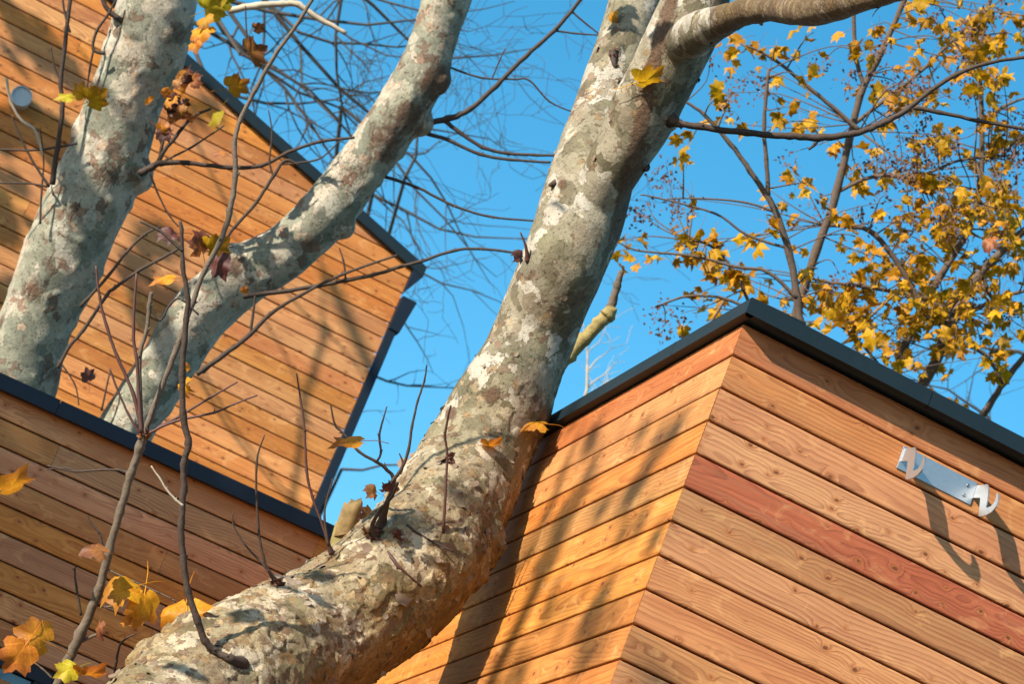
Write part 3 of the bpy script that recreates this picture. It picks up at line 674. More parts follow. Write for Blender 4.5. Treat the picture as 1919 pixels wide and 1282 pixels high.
twig(main, [(152, 1155, 2.6), (143, 1100, 2.2), (140, 1070, 1.8), (143, 1062, 1.2)], dA, TWIG)
twig(main, [(198, 1066, 2.2), (225, 1080, 1.8), (250, 1090, 1.7), (300, 1113, 1.6), (330, 1128, 1.3)], dA, TWIGG)
twig(main, [(178, 1135, 2.2), (205, 1138, 1.8), (235, 1128, 1.5)], dA, TWIGG)
twig(main, [(178, 1133, 2.4), (205, 1142, 2), (225, 1152, 1.6)], dA, TWIG)
twig(main, [(150, 1205, 3), (170, 1195, 3), (183, 1190, 3.2)], dA, TWIGG)
twig(main, [(210, 1290, 3), (218, 1240, 2.4), (228, 1205, 2), (256, 1188, 1.3)], dA+.2, TWIG)
twig(main, [(60, 1240, 1.6), (80, 1255, 1.8), (98, 1272, 2)], dA, TWIGG)
sB = H(446, 1243, 8, 1.16); dB = (Vector(sB[:3])-CAM).dot(FW)
twig(main, rooted([(452, 1246, 9.5), (430, 1235, 8.2), (405, 1222, 7.3), (385, 1202, 6.9), (369, 1160, 6.7), (353, 1110, 6.4), (343, 1050, 6.2), (340, 980, 6.2), (344, 920, 6.0), (345, 870, 6.0), (353, 832, 6.4), (344, 780, 6.2), (342, 700, 5.7), (346, 640, 5.3), (349, 600, 5.2), (352, 560, 4.8), (343, 500, 4.3), (340, 430, 3.4), (338, 415, 2.6)]), (dB, dB-.35), TWIG, 'shoot', 9, 5, .13)
twig(main, [(343, 948, 2.6), (330, 938, 2.2), (312, 918, 2), (300, 898, 1.8), (283, 874, 1.4)], dB-.2, BAREL)
twig(main, [(343, 470, 4), (320, 450, 3), (298, 432, 2.6), (262, 415, 2)], dB-.3, TWIG)
twig(main, rooted([(519, 1094, 4), (505, 1072, 3), (494, 1045, 2.6), (484, 985, 2.4), (481, 870, 2.1), (496, 815, 1.3)]), 10.95, TWIG)
twig(main, [(505, 1072, 2.2), (480, 1045, 1.9), (458, 1020, 1.7), (437, 984, 1.4), (437, 960, 1)], 10.95, TWIG)
twig(main, rooted([(622, 1040, 3.6), (609, 998, 2.7), (586, 933, 2.6), (575, 885, 2.6), (571, 810, 2.3), (565, 760, 2), (556, 700, 1.4)]), 11.0, TWIGR)
twig(main, rooted([(616, 1025, 2.6), (608, 970, 2.2), (613, 935, 1.8), (624, 897, 1.2)]), 11.0, TWIG)
twig(main, rooted([(712, 990, 7), (725, 945, 5), (738, 900, 4), (722, 878, 3.2), (706, 866, 3), (672, 846, 2.7), (643, 812, 2.2), (628, 797, 2), (620, 760, 1.4)]), 10.95, TWIG)
twig(main, [(706, 866, 2.4), (714, 848, 2.2), (711, 817, 2.2), (717, 790, 1.7), (725, 762, 1.2)], 10.95, TWIG)
twig(main, rooted([(733, 905, 4), (752, 880, 3.2), (765, 845, 2.8), (772, 800, 2.5), (783, 752, 2.1), (795, 715, 1.8), (800, 684, 1.3)]), 10.95, TWIG)
twig(main, [(750, 890, 2.4), (755, 868, 2), (748, 850, 1.2)], 10.95, TWIG)
twig(main, rooted([(704, 1012, 4), (698, 985, 4), (712, 958, 3.6), (735, 930, 3.2), (745, 905, 3)]), 10.85, TWIG)
twig(main, rooted([(708, 1010, 4), (745, 1060, 3), (790, 1100, 2)]), 10.82, TWIGR)
twig(main, rooted([(762, 985, 2.2), (800, 1010, 2), (850, 1035, 1.6)]), 10.95, TWIG)
twig(main, rooted([(830, 1000, 1.8), (838, 860, 2.2), (834, 815, 2.4), (845, 760, 1.7)]), 11.05, TWIGR)
dR = (Vector(fork[3][:3])-CAM).dot(FW) - .05
twig(main, rooted([(1255, 224, 9.5), (1275, 231, 7.3), (1310, 237, 6.5), (1400, 248, 6.2), (1480, 255, 6.4), (1535, 257, 6.9), (1600, 250, 6.0), (1650, 232, 5.5), (1700, 205, 5.2), (1740, 172, 4.5), (1790, 140, 4.3), (1850, 118, 3.6), (1925, 106, 3.4), (2000, 100, 2.6)]), dR, TWIG, 'branch', 9, 6)
twig(main, [(1712, 201, 4.4), (1760, 210, 4), (1830, 225, 3.6), (1930, 244, 3), (2010, 262, 2)], dR, TWIG, 'branch')
twig(main, [(1535, 258, 4), (1527, 270, 3.4), (1515, 280, 2)], dR, TWIG)
twig(main, rooted([(1150, 95, 6), (1152, 120, 4), (1162, 148, 3.2), (1185, 155, 2.2)]), (Vector(stem[-5][:3])-CAM).dot(FW)-.3, TWIG)
twig(main, rooted([(1040, 345, 5), (1030, 346, 3)]), 11.6, TWIG)
twig(main, rooted([(990, 490, 3.4), (985, 460, 2.4), (975, 435, 1.6)]), 11.5, TWIGR)
# broken stub seen behind the trunk, sawn stub low on the left
o = twig(main, [(1040, 690, 15), (1066, 664, 14), (1095, 636, 13), (1122, 608, 12), (1140, 590, 14), (1147, 575, 10)], 13.0, PALEBR, 'branch_stub', 14, 5, .1); o['label'] = 'pale yellow broken branch stub behind the trunk'
twig(main, [(1140, 592, 11), (1150, 560, 7.5), (1157, 535, 7), (1165, 508, 5)], 13.0, TWIGG, 'branch_stub', 10, 5)
mb = MB(); tube(mb, px_path([(628, 1085, 27), (640, 1040, 27), (650, 1000, 26), (654, 985, 26)], 13.1, 5), 16); mb.build('branch_stub', PALEBR, main, True)
rg = random.Random(8); mb = MB(); vs = []
for k, (x, y, rp) in enumerate(((648, 1000, 25), (652, 982, 25), (657, 962, 23), (661, 946, 19))):
    for q in range(14):
        c = at(x, y, 13.08); rr = rp*13.08/FPX*(1+rg.uniform(-.08, .08)); vs.append(c + (RT*.94 + UP*.2)*rr*math.cos(q*.4488) + FW*rr*math.sin(q*.4488) + (UP*rg.uniform(-.02, .03) if k == 3 else UP*0))
mb.add(vs, [(k*14+q, k*14+(q+1) % 14, (k+1)*14+(q+1) % 14, (k+1)*14+q) for k in range(3) for q in range(14)] + [tuple(42+q for q in range(14))]); mb.build('cut_end', STUBM, main, True)
mb = MB(); tube(mb, px_path([(690, 1010, 16), (695, 985, 15), (702, 968, 12)], 13.0, 3), 12); mb.build('branch_stub', PALEBR, main, True)
# leaves left on it
for a in [
 (1210, 147, 11.2, 74, 22, 20, 48, L_Y, 5, 1.05), (1005, 793, 11.0, 64, 178, 15, 70, L_O, 2, 1), (916, 834, 10.75, 50, 5, 12, 70, L_O, 2, 1), (657, 827, 10.9, 75, 185, 12, 74, L_Y, 1, 1),
 (18, 908, 10.4, 92, 35, 20, 62, L_O, 1, 1), (182, 1032, 10.4, 62, 170, 10, 68, L_B, 2, 1), (232, 1104, 10.5, 88, 195, 20, 50, L_Y, 4, 1.0), (268, 1132, 10.5, 92, 262, 25, -35, L_Y, 0, .9),
 (345, 1152, 10.45, 100, 265, 30, 20, L_Y, 4, 1.1), (236, 1160, 10.5, 34, 300, 50, 20, L_O, 2, 1), (185, 1178, 10.5, 46, 265, 20, 66, L_B, 2, 1), (70, 1196, 10.4, 84, 150, 20, 20, L_O, 2, .95), (36, 1226, 10.35, 82, 235, 20, -10, L_O, 0, 1.05),
 (128, 1258, 10.4, 52, 200, 30, 20, L_G, 1, 1), (165, 1264, 10.4, 72, 5, 25, 66, L_O, 2, 1), (344, 722, 10.3, 44, 270, 20, 50, L_Y, 4, 1), (402, 466, 10.8, 62, 20, 30, 30, L_Y, 2, 1), (378, 462, 10.8, 56, 100, 30, 40, L_B, 4, 1),
 (412, 494, 10.75, 62, 285, 20, 20, L_R, 1, .9), (322, 438, 10.7, 50, 190, 40, 40, L_R, 4, 1), (310, 523, 10.9, 56, 190, 10, 68, L_O, 1, 1), (975, 481, 11.4, 30, 160, 40, 20, L_R, 4, 1), (1148, 30, 11.1, 34, 270, 10, 60, L_O, 2, 1),
 (700, 922, 10.9, 34, 160, 40, 30, L_B, 4, 1), (725, 918, 10.9, 30, 60, 30, 40, L_R, 4, 1), (690, 965, 10.9, 40, 190, 55, 0, L_B, 2, 1), (350, 690, 10.3, 20, 80, 10, 50, L_O, 2, 1)]:
    a = list(a); h = hit(a[0], a[1])
    if h is not None and a[0] > 600: a[2] = h - .035
    leaf(main, *a)
rg = random.Random(17)
for (x, y, n, sp_) in ((698, 1000, 12, 12), (517, 1092, 8, 7), (738, 915, 7, 8), (745, 1000, 4, 8), (268, 815, 7, 8), (845, 858, 4, 6), (1150, 100, 4, 6)):
    for _ in range(n):
        px, py = x+rg.gauss(0, sp_*.6), y+rg.gauss(0, sp_*.6); h = hit(px, py); leaf(main, px, py, (h - .02) if h else (10.95 if x > 400 else dA-.02), rg.uniform(12, 24), rg.uniform(0, 360), rg.uniform(-50, 50), rg.uniform(-70, 70), rg.choice((L_R, L_R, L_B)), rg.choice((2, 4)), rg.uniform(.4, .8))
# detached limbs added out of frame to cast soft shadows on the cabin's left wall
def sp(P, t): return P + SUN*t
for (x0, y0, x1, y1, t, r0, r1, ex) in ((1105, 880, 915, 1290, 16.0, .05, .10, .1), (1240, 830, 1150, 980, 19.0, .06, .07, .0), (1130, 1130, 1080, 1270, 20.0, .07, .06, .0)):
    a = sp(on_plane(x0, y0, CN, -E1), t); b = sp(on_plane(x1, y1, CN, -E1), t); dv = (b-a).normalized()
    mb = MB(); a = a - dv*ex; b = b + dv*ex; pp = []
    for i in range(12):
        q = i/11; c = a.lerp(b, q) + Vector((nz(a, 1, i*.37), nz(b, 1, i*.41), nz(a, 1, 9+i*.33)))*.07; pp.append((*c, r0+(r1-r0)*q))
    tube(mb, pp, 8); mb.build('branch', TWIGG, main, True)

dap = MB(); rg = random.Random(42); dt = []  # unattached leaves added out of view to dapple the wall and trunk
for (x, y, rx, ry, n, t) in ((1010, 1080, 25, 90, 18, 13), (1060, 950, 18, 60, 10, 13), (1170, 930, 30, 60, 16, 14), (1120, 1180, 30, 70, 18, 14), (960, 1230, 25, 50, 10, 13), (1210, 800, 35, 25, 8, 14), (1090, 830, 25, 30, 7, 13), (890, 1240, 16, 40, 6, 12)):
    for _ in range(n):
        q = sp(on_plane(x+rg.gauss(0, rx), y+rg.gauss(0, ry*.7), CN, -E1), t+rg.uniform(-1, 2)); vs, fs = rg.choice(LG)
        Wm = leaf_frame(q, Vector((rg.uniform(-1, 1), rg.uniform(-1, 1), -1)), SUN + Vector((rg.uniform(-1, 1), rg.uniform(-1, 1), rg.uniform(-1, 1)))*.7, rg.uniform(.10, .17)); dap.add([Wm @ v for v in vs], fs); dt += [rg.random()]*len(vs)
for (x, y, t, sz) in ((345, 1256, 2.6, .17), (742, 985, 3.2, .20), (715, 1000, 3.1, .14), (1162, 45, 1.2, .15), (1172, 20, 1.4, .12), (1045, 385, 2.6, .12), (600, 1080, 3, .14), (460, 1150, 3, .15), (540, 1105, 3.2, .16), (1240, 60, 1.6, .16)):
    h = hit(x, y)
    if h is None: continue
    vs, fs = LG[0]; Wm = leaf_frame(at(x, y, h) + SUN*t, Vector((rg.uniform(-1, 1), rg.uniform(-1, 1), -1)), SUN, sz); dap.add([Wm @ v for v in vs], fs); dt += [rg.random()]*len(vs)
fo = dap.build('crown', L_YS, main, True); fo['kind'] = 'stuff'  # added shade leaves, stored as the tree's crown
ta_ = fo.data.attributes.new('tone', 'FLOAT', 'POINT'); ta_.data.foreach_set('value', dt)

# ------------------------------------------------------------------ rear plane tree: two pale limbs between the buildings
rear = thing('plane_tree', 'pale plane tree with two big limbs rising behind the low building', 'tree', at(60, 1500, 16.6)*1.0)
rear_base = at(120, 1050, 16.7); WORLD[rear.name] = Matrix.Translation((rear_base.x-.3, rear_base.y, 0)); rear.matrix_basis = WORLD[rear.name]
LD, MD = 16.2, 16.4
lim1 = px_path([(-60, 960, 92), (-15, 830, 82), (32, 715, 76), (72, 595, 70), (112, 500, 76), (150, 410, 79), (188, 322, 78), (214, 250, 72), (238, 182, 71), (264, 118, 75), (286, 48, 79), (303, -30, 74), (318, -140, 66), (350, -320, 58)], LD, 6)
lim2 = px_path([(105, 1010, 66), (190, 885, 55), (236, 808, 53), (276, 742, 53), (318, 672, 55), (364, 602, 57), (412, 552, 56), (470, 506, 54), (540, 464, 52), (600, 410, 52), (655, 342, 50), (706, 275, 50), (756, 204, 50), (795, 132, 46), (815, 72, 43), (838, 0, 46), (858, -80, 44), (900, -260, 38)], MD, 6)
b0 = Vector(lim1[0][:3]); fk = rear_base
bas = catmull([(rear_base.x-.3, rear_base.y, -.05, .55), (rear_base.x-.28, rear_base.y, 2.0, .45), (rear_base.x-.22, rear_base.y, 3.6, .40), (*b0, lim1[0][3])], 5)
bas2 = catmull([(rear_base.x-.22, rear_base.y, 3.4, .30), (*lim2[0][:3], lim2[0][3])], 4)
def kn2(mb):
    for x, y, rp, d in ((818, 150, 30, MD-.02), (245, 325, 44, LD), (222, 92, 34, LD-.05), (785, 228, 32, MD), (445, 540, 36, MD), (440, 480, 30, MD-.05), (640, 425, 26, MD)):
        c = at(x, y, d); bm = bmesh.new(); bmesh.ops.create_icosphere(bm, subdivisions=2, radius=rp*d/FPX); mb.add([v.co+c for v in bm.verts], [tuple(v.index for v in f.verts) for f in bm.faces]); bm.free()
def relief2(p, f):
    d = nz(p, 2.6)*.02 + nz(p, 8.0, 3)*.007
    q = nz(p, 11, 7)
    if q > .28: d += (q-.28)*.03
    return d
def brown_mask2(p, n):
    x, y, d = px_of(p); v = .12
    for (kx, ky, kr, a) in ((820, 150, 34, 1.0), (770, 215, 40, .7), (720, 260, 40, .6), (660, 330, 44, .45), (590, 430, 40, .3), (60, 545, 26, .7), (95, 500, 22, .6), (200, 330, 34, .5), (130, 400, 30, .5), (240, 120, 26, .5), (230, 30, 24, .4), (440, 500, 26, .7), (100, 700, 26, .6), (330, 60, 30, .5)): v += a*math.exp(-((x-kx)**2+(y-ky)**2)/kr**2)
    return v
fused('trunk', [bas, bas2, lim1, lim2], BARK2, rear, .015, relief2, lambda p: max(0, min(.95, .50+nz(p, 2.0)*.7)), 32, kn2, brown_mask2)
for pts, d in (
 ([(795, 230, 8), (840, 222, 8), (880, 205, 6.5), (930, 160, 6), (985, 105, 5.5), (1040, 55, 5.2), (1090, -5, 4.6), (1120, -60, 4)], MD), ([(1042, 57, 2.8), (1080, 62, 2.4), (1125, 65, 2)], MD), ([(1073, 22, 2.8), (1100, 45, 2.4), (1125, 65, 1.8)], MD),
 ([(830, 224, 6), (862, 248, 5.2), (905, 276, 4.8), (950, 287, 4.2), (1000, 290, 3.8), (1048, 291, 3.2)], MD), ([(785, 246, 6), (840, 262, 4.8), (900, 289, 4.2), (960, 299, 3.8), (1032, 304, 3)], MD),
 ([(712, 328, 5), (780, 350, 3.8), (850, 385, 3.4), (920, 406, 3), (1008, 414, 2.5)], MD), ([(845, 126, 3), (900, 145, 2.6), (960, 148, 2.4), (992, 150, 2.4), (1030, 190, 2.2), (1078, 211, 1.8)], MD),
 ([(922, 148, 2), (935, 115, 1.8), (947, 90, 1.4)], MD),
 ([(368, 702, 7), (420, 665, 6.4), (470, 626, 6), (505, 590, 5), (560, 555, 4.2), (640, 515, 3.6), (745, 478, 3)], MD-.3), ([(470, 625, 4), (474, 590, 3.4), (478, 555, 2.6)], MD-.3),
 ([(455, 556, 7), (530, 546, 5.6), (600, 535, 5.4), (650, 525, 5.2), (700, 515, 4.8), (750, 500, 4.6), (790, 489, 4.2), (850, 470, 4), (900, 466, 3.6), (985, 476, 3)], MD-.25), ([(648, 525, 3), (644, 490, 2.4), (636, 465, 1.6)], MD-.25),
 ([(262, 326, 11), (285, 312, 9), (302, 305, 8), (350, 305, 6), (430, 313, 5.6), (490, 310, 5.2), (540, 285, 4.6), (600, 265, 4.2), (665, 257, 3.6)], LD-.2), ([(296, 306, 6.5), (306, 285, 5.5), (330, 255, 5), (360, 220, 4.4), (396, 203, 3)], LD-.2), ([(298, 305, 5), (303, 275, 4), (312, 245, 3.6), (318, 220, 2.6)], LD-.2),
 ([(310, 300, 3), (360, 275, 2.6), (420, 235, 2)], LD-.2), ([(280, 322, 3), (295, 360, 2.6), (315, 400, 2.4), (335, 425, 2)], LD-.3),
 ([(98, 345, 8), (108, 275, 6.5), (117, 205, 6), (114, 150, 5.6), (122, 80, 5.4), (131, 0, 5), (136, -60, 4.6)], LD-.3), ([(131, 60, 3.4), (122, 25, 3), (116, -10, 2.6)], LD-.3), ([(114, 150, 2.6), (102, 125, 2.4), (95, 85, 1.8)], LD-.3),
 ([(92, 350, 4), (60, 300, 3), (35, 250, 2.6), (22, 215, 2)], LD-.3), ([(-15, 279, 2.8), (60, 281, 2.8), (110, 275, 3), (145, 268, 3.4)], LD-.3), ([(-15, 343, 2.4), (50, 343, 2.6), (88, 350, 3)], LD-.3), ([(75, 420, 3), (78, 360, 2.6), (82, 300, 2), (75, 240, 1.5)], LD-.3),
 ([(228, 38, 8), (208, 24, 7), (195, 5, 6), (186, -25, 5)], LD-.2), ([(196, 100, 5), (175, 92, 4), (180, 60, 3.6), (200, 30, 3.2), (220, -5, 2.6)], LD-.25), ([(175, 92, 3), (168, 130, 2.6), (163, 165, 2)], LD-.25),
 ([(108, 690, 5), (130, 650, 4.6), (157, 618, 4.6), (200, 553, 4.6), (215, 540, 4.4), (262, 506, 4.2), (300, 486, 4), (335, 466, 3.4)], LD-.5), ([(150, 575, 4.5), (205, 515, 4), (235, 475, 3.8), (270, 440, 3.4), (300, 425, 2.6)], LD-.4),
 ([(420, 455, 4), (440, 425, 4), (480, 380, 4.2), (512, 330, 4.4), (535, 300, 4), (560, 310, 2.4)], MD-.6), ([(512, 330, 3), (505, 300, 2.4), (510, 250, 2.2), (503, 205, 1.5)], MD-.6), ([(530, 308, 2.6), (590, 300, 2.4), (615, 285, 2), (640, 260, 1.5)], MD-.6),
 ([(480, 125, 3), (468, 95, 2.4), (462, 60, 2.2), (460, 10, 1.8)], LD-.2), ([(110, 675, 2.4), (140, 720, 2), (148, 760, 1.6)], LD-.3), ([(190, 770, 2.6), (205, 700, 2.2)], LD), ([(380, 700, 3), (440, 645, 2)], MD)):
    twig(rear, [(x, y, r_*.74) for x, y, r_ in pts], d, TWIG, 'branch' if pts[0][2] >= 5 else 'twig')
twig(rear, [(430, 18, 7), (480, 10, 6.5), (530, 6, 6), (560, 8, 6), (600, 35, 5), (650, 62, 4.5)], 18.5, BAREL, 'branch')
twig(rear, [(12, 145, 2.6), (20, 190, 2.6), (40, 225, 2.8), (62, 240, 2.8), (72, 262, 2.4), (80, 290, 1.8)], 15.8, BAREL)
for a in [(440, 160, 15.9, 56, 15, 20, 30, L_O, 0, 1), (474, 96, 15.9, 64, 10, 50, 20, L_B, 0, 1.1), (482, 53, 15.9, 28, 10, 20, 40, L_B, 2, 1), (406, 220, 15.8, 48, 250, 20, 50, L_G, 0, .9), (416, 286, 15.8, 34, 180, 10, 65, L_B, 2, 1),
 (175, 186, 15.7, 58, 20, 30, 30, L_Y, 2, 1), (152, 172, 15.7, 40, 120, 30, 30, L_Y, 0, 1), (125, 182, 15.7, 42, 180, 10, 60, L_G, 1, 1), (395, 12, 15.8, 72, 20, 40, 20, L_G, 1, 1), (412, -2, 15.8, 62, 50, 30, 20, L_G, 0, 1), (378, 58, 15.8, 56, 245, 30, 40, L_Y, 2, 1), (366, 80, 15.8, 40, 260, 40, 40, L_O, 2, 1), (385, 38, 15.8, 44, 280, 40, 20, L_Y, 0, 1),
 (165, 706, 15.4, 34, 95, 20, 30, L_R, 0, 1), (458, 545, 15.9, 18, 60, 20, 20, L_O, 2, 1)]:
    leaf(rear, *a)
rg = random.Random(3)
for (cx, cy, s, n) in ((345, 150, 20, 7), (328, 190, 22, 8), (312, 228, 20, 6), (298, 240, 10, 3), (340, 205, 14, 3)):
    for _ in range(n):
        leaf(rear, cx+rg.gauss(0, s*.6), cy+rg.gauss(0, s*.6), 15.85+rg.uniform(-.1, .1), rg.uniform(22, 36), rg.uniform(200, 340), rg.uniform(-60, 60), rg.uniform(-60, 60), rg.choice((L_B, L_B, L_R, L_O)), rg.choice((2, 4)))

# ------------------------------------------------------------------ maple behind the cabin
mp0 = at(1640, 900, 16.8); mp = thing('maple_tree', 'yellow autumn maple crown rising behind the cabin roof', 'tree', Vector((mp0.x, mp0.y, 0)))
DM = 16.8
mtr = catmull([(mp0.x, mp0.y, -.05, .2), (mp0.x+.05, mp0.y, 2.2, .16), (*at(1640, 960, DM), .12), (*at(1655, 800, DM), .07)], 5)
mb = MB(); tube(mb, mtr, 12); mb.build('trunk', MAPBARK, mp, True)
stems = [
 ([(1640, 860, 14), (1560, 740, 12), (1510, 640, 10), (1492, 590, 9), (1530, 470, 8), (1568, 360, 7.5), (1592, 260, 7), (1612, 180, 6.5), (1650, 100, 6), (1690, 10, 5), (1710, -40, 4)], DM),
 ([(1560, 740, 9), (1505, 620, 8), (1494, 560, 7.5), (1478, 470, 7), (1450, 390, 6), (1405, 320, 5), (1370, 270, 4.4), (1320, 215, 3.5), (1285, 190, 2.5)], DM-.6),
 ([(1640, 880, 12), (1738, 705, 10), (1770, 640, 10), (1790, 590, 9), (1840, 510, 8), (1900, 450, 7), (1960, 400, 6)], DM+.4),
 ([(1655, 800, 10), (1700, 640, 7), (1760, 520, 6.5), (1815, 430, 6), (1838, 330, 5.4), (1840, 230, 5), (1836, 120, 4.4), (1850, 20, 4), (1870, -40, 3)], DM+.8),
 ([(1760, 900, 9), (1850, 765, 6.5), (1890, 705, 6), (1950, 630, 5)], DM+1),
 ([(1546, 422, 4), (1600, 425, 4.6), (1640, 440, 5), (1700, 520, 5.5), (1740, 600, 5), (1790, 600, 5)], DM+.2),
 ([(1440, 365, 4.6), (1436, 300, 4), (1432, 230, 3.6), (1440, 130, 3)], DM-.5),
 ([(1610, 245, 5), (1560, 200, 4), (1500, 150, 3.6), (1450, 110, 3), (1400, 85, 2.4)], DM-.2), ([(1620, 165, 4.5), (1605, 110, 4), (1600, 40, 3.6), (1605, -30, 3)], DM),
 ([(1600, 232, 4), (1680, 170, 3.6), (1740, 120, 3.2), (1800, 60, 2.6), (1860, 10, 2)], DM+.4), ([(1494, 560, 4), (1440, 510, 3.4), (1380, 500, 3), (1300, 480, 2.6), (1200, 470, 2), (1160, 455, 1.6)], DM-.8),
 ([(1420, 590, 3.4), (1360, 560, 3), (1290, 555, 2.6), (1230, 575, 2)], DM-.4), ([(1410, 580, 3.4), (1370, 500, 2.8), (1330, 460, 2.4), (1290, 450, 1.8)], DM-.3), ([(1360, 560, 2.2), (1318, 625, 2), (1290, 640, 1.4)], DM-.4),
 ([(1475, 465, 3), (1400, 440, 2.6), (1340, 400, 2.2), (1230, 370, 1.8), (1200, 365, 1.4)], DM-.6), ([(1460, 400, 2.6), (1400, 380, 2.2), (1320, 372, 1.9), (1250, 372, 1.4)], DM-.6),
 ([(1568, 360, 4), (1640, 330, 3.4), (1720, 330, 3), (1800, 300, 2.4), (1900, 290, 2)], DM), ([(1790, 590, 5), (1730, 560, 4.4), (1640, 540, 4), (1560, 530, 3.4)], DM+.2), ([(1840, 510, 4), (1860, 560, 3.6), (1900, 590, 3)], DM+.4),
 ([(1770, 640, 4), (1840, 660, 3.6), (1880, 720, 3)], DM+.4), ([(1790, 600, 5), (1870, 560, 4), (1940, 540, 3)], DM+.3), ([(1840, 240, 3.4), (1880, 200, 3), (1930, 180, 2)], DM+.8), ([(1836, 130, 3), (1800, 90, 2.6), (1770, 30, 2)], DM+.8), ([(1660, 700, 3), (1610, 640, 2.6), (1560, 600, 2)], DM)]
npts = []
for pts, d in stems:
    twig(mp, pts, d, MAPBARK, 'branch', 8, 5, .08); npts += [(Vector(q[:3]), q[3]) for q in px_path(pts, d, 4)]
rg = random.Random(21)
blobs = [  # px centre, radii, leaves, seed clusters
 (1610, 510, 75, 55, 34, 2), (1690, 470, 70, 50, 44, 2), (1760, 440, 70, 45, 36, 2), (1830, 480, 70, 70, 44, 3), (1560, 570, 60, 40, 34, 1), (1640, 590, 70, 45, 44, 2), (1720, 560, 70, 50, 44, 2), (1790, 560, 60, 55, 36, 3), (1870, 610, 50, 70, 34, 2), (1820, 650, 60, 35, 26, 1), (1690, 655, 60, 30, 22, 1),
 (1900, 520, 35, 80, 24, 2), (1530, 500, 45, 45, 14, 0), (1480, 560, 40, 35, 10, 0), (1890, 420, 45, 60, 26, 4), (1800, 380, 60, 45, 24, 4), (1730, 390, 40, 40, 14, 3), (1880, 330, 50, 60, 26, 6), (1900, 220, 40, 70, 24, 8), (1850, 130, 55, 50, 28, 5), (1880, 50, 50, 50, 28, 3), (1820, 60, 50, 45, 24, 2), (1780, 100, 40, 40, 14, 2),
 (1740, 30, 50, 30, 12, 3), (1630, 120, 60, 50, 22, 3), (1610, 55, 50, 40, 14, 1), (1530, 60, 40, 40, 12, 1), (1700, 150, 45, 35, 8, 9), (1560, 130, 60, 40, 16, 2), (1400, 80, 60, 35, 24, 1), (1450, 115, 45, 30, 16, 1), (1360, 130, 50, 50, 12, 2), (1340, 200, 50, 50, 14, 1), (1400, 180, 60, 50, 10, 4), (1500, 190, 60, 50, 12, 2), (1580, 230, 60, 40, 10, 1),
 (1500, 310, 60, 50, 22, 2), (1480, 350, 50, 30, 12, 1), (1560, 320, 50, 50, 12, 2), (1640, 300, 60, 50, 18, 5), (1690, 350, 50, 50, 16, 4), (1760, 300, 60, 60, 14, 5), (1650, 380, 50, 40, 10, 2), (1690, 230, 50, 50, 8, 4), (1770, 220, 50, 50, 10, 4), (1420, 400, 45, 40, 9, 1), (1310, 470, 60, 25, 24, 0), (1270, 455, 40, 20, 10, 0), (1350, 500, 50, 30, 14, 0), (1175, 465, 25, 18, 9, 0), (1190, 490, 14, 18, 4, 0),
 (1330, 570, 55, 28, 12, 1), (1400, 540, 40, 30, 10, 1), (1250, 590, 30, 25, 5, 3), (1270, 635, 10, 10, 2, 0), (1240, 320, 20, 20, 2, 3), (1300, 375, 40, 20, 6, 3), (1290, 300, 30, 40, 5, 1), (1470, 430, 30, 30, 5, 1), (1200, 380, 15, 15, 1, 3), (1760, 700, 30, 30, 8, 0), (1770, 740, 20, 20, 4, 0), (1905, 720, 20, 40, 5, 1), (1290, 250, 20, 40, 5, 0)]
leaves = []; tw = MB(); sd = MB()
def nearest(P, off):
    return min(npts, key=lambda q: (q[0]-P).length_squared + off)
for (cx, cy, rx, ry, n, ns) in blobs:
    n = int(n*(.62 if (cx < 1660 and cy < 420) else (1.08 if cy > 400 and cx > 1500 else 1.2))); ns = max(0, ns-1) if ns < 5 else ns
    for _ in range(max(1, n//4 + ns)):
        a, rr = rg.uniform(0, 6.283), math.sqrt(rg.random()); x, y = cx+rx*rr*math.cos(a), cy+ry*rr*math.sin(a)
        d = DM + rg.uniform(-.9, 1.1); P = at(x, y, d); Q = nearest(P, 0)[0]
        mid = P.lerp(Q, .5) + Vector((rg.uniform(-.06, .06), rg.uniform(-.06, .06), rg.uniform(-.04, .10)))
        path = catmull([(*Q, .006), (*mid, .004), (*P, .002)], 4); tube(tw, path, 4, False)
        ends = [Vector(path[k][:3]) for k in (4, 6, 7, 8)]
        if rg.random() < ns/(n//4 + ns + .001):
            for _ in range(rg.randint(22, 40)):      # hanging bunch of dry keys
                c = P + Vector((rg.gauss(0, .045), rg.gauss(0, .045), rg.gauss(-.05, .05))); u = Vector((rg.uniform(-1, 1), rg.uniform(-1, 1), rg.uniform(-1.4, .2))).normalized(); v = u.cross(Vector((rg.random(), rg.random(), .3))).normalized()
                L, W_ = rg.uniform(.024, .042), rg.uniform(.008, .014); sd.add([c, c+u*L*.4+v*W_, c+u*L, c+u*L*.5-v*W_*.6], [(0, 1, 2, 3)])
        else:
            for _ in range(4):
                e = rg.choice(ends) + Vector((rg.gauss(0, .05), rg.gauss(0, .05), rg.gauss(-.03, .05)))
                leaves.append((e, rg.uniform(.06, .138)))
t_o = tw.build('twigs', MAPBARK, mp, True); t_o['kind'] = 'stuff'
s_o = sd.build('seed_bunches', SEED, mp); s_o['kind'] = 'stuff'
rg.shuffle(leaves); leaves.sort(key=lambda q: -q[1])
LGM = [leaf_geo(.5, .2, 11, .6, broad=.1), leaf_geo(.9, .35, 12, .6, broad=.25, wav=.12), leaf_geo(-.3, .2, 13, .6, wav=.1), leaf_geo(.3, .6, 14, .6, broad=.2), leaf_geo(1.6, .5, 15, .6, broad=.2, wav=.15), leaf_geo(.8, -.4, 16, .6, wav=.12)]
mme = [mesh_of('leaf', *q, L_M, True) for q in LGM]
stuff = MB(); tones = []
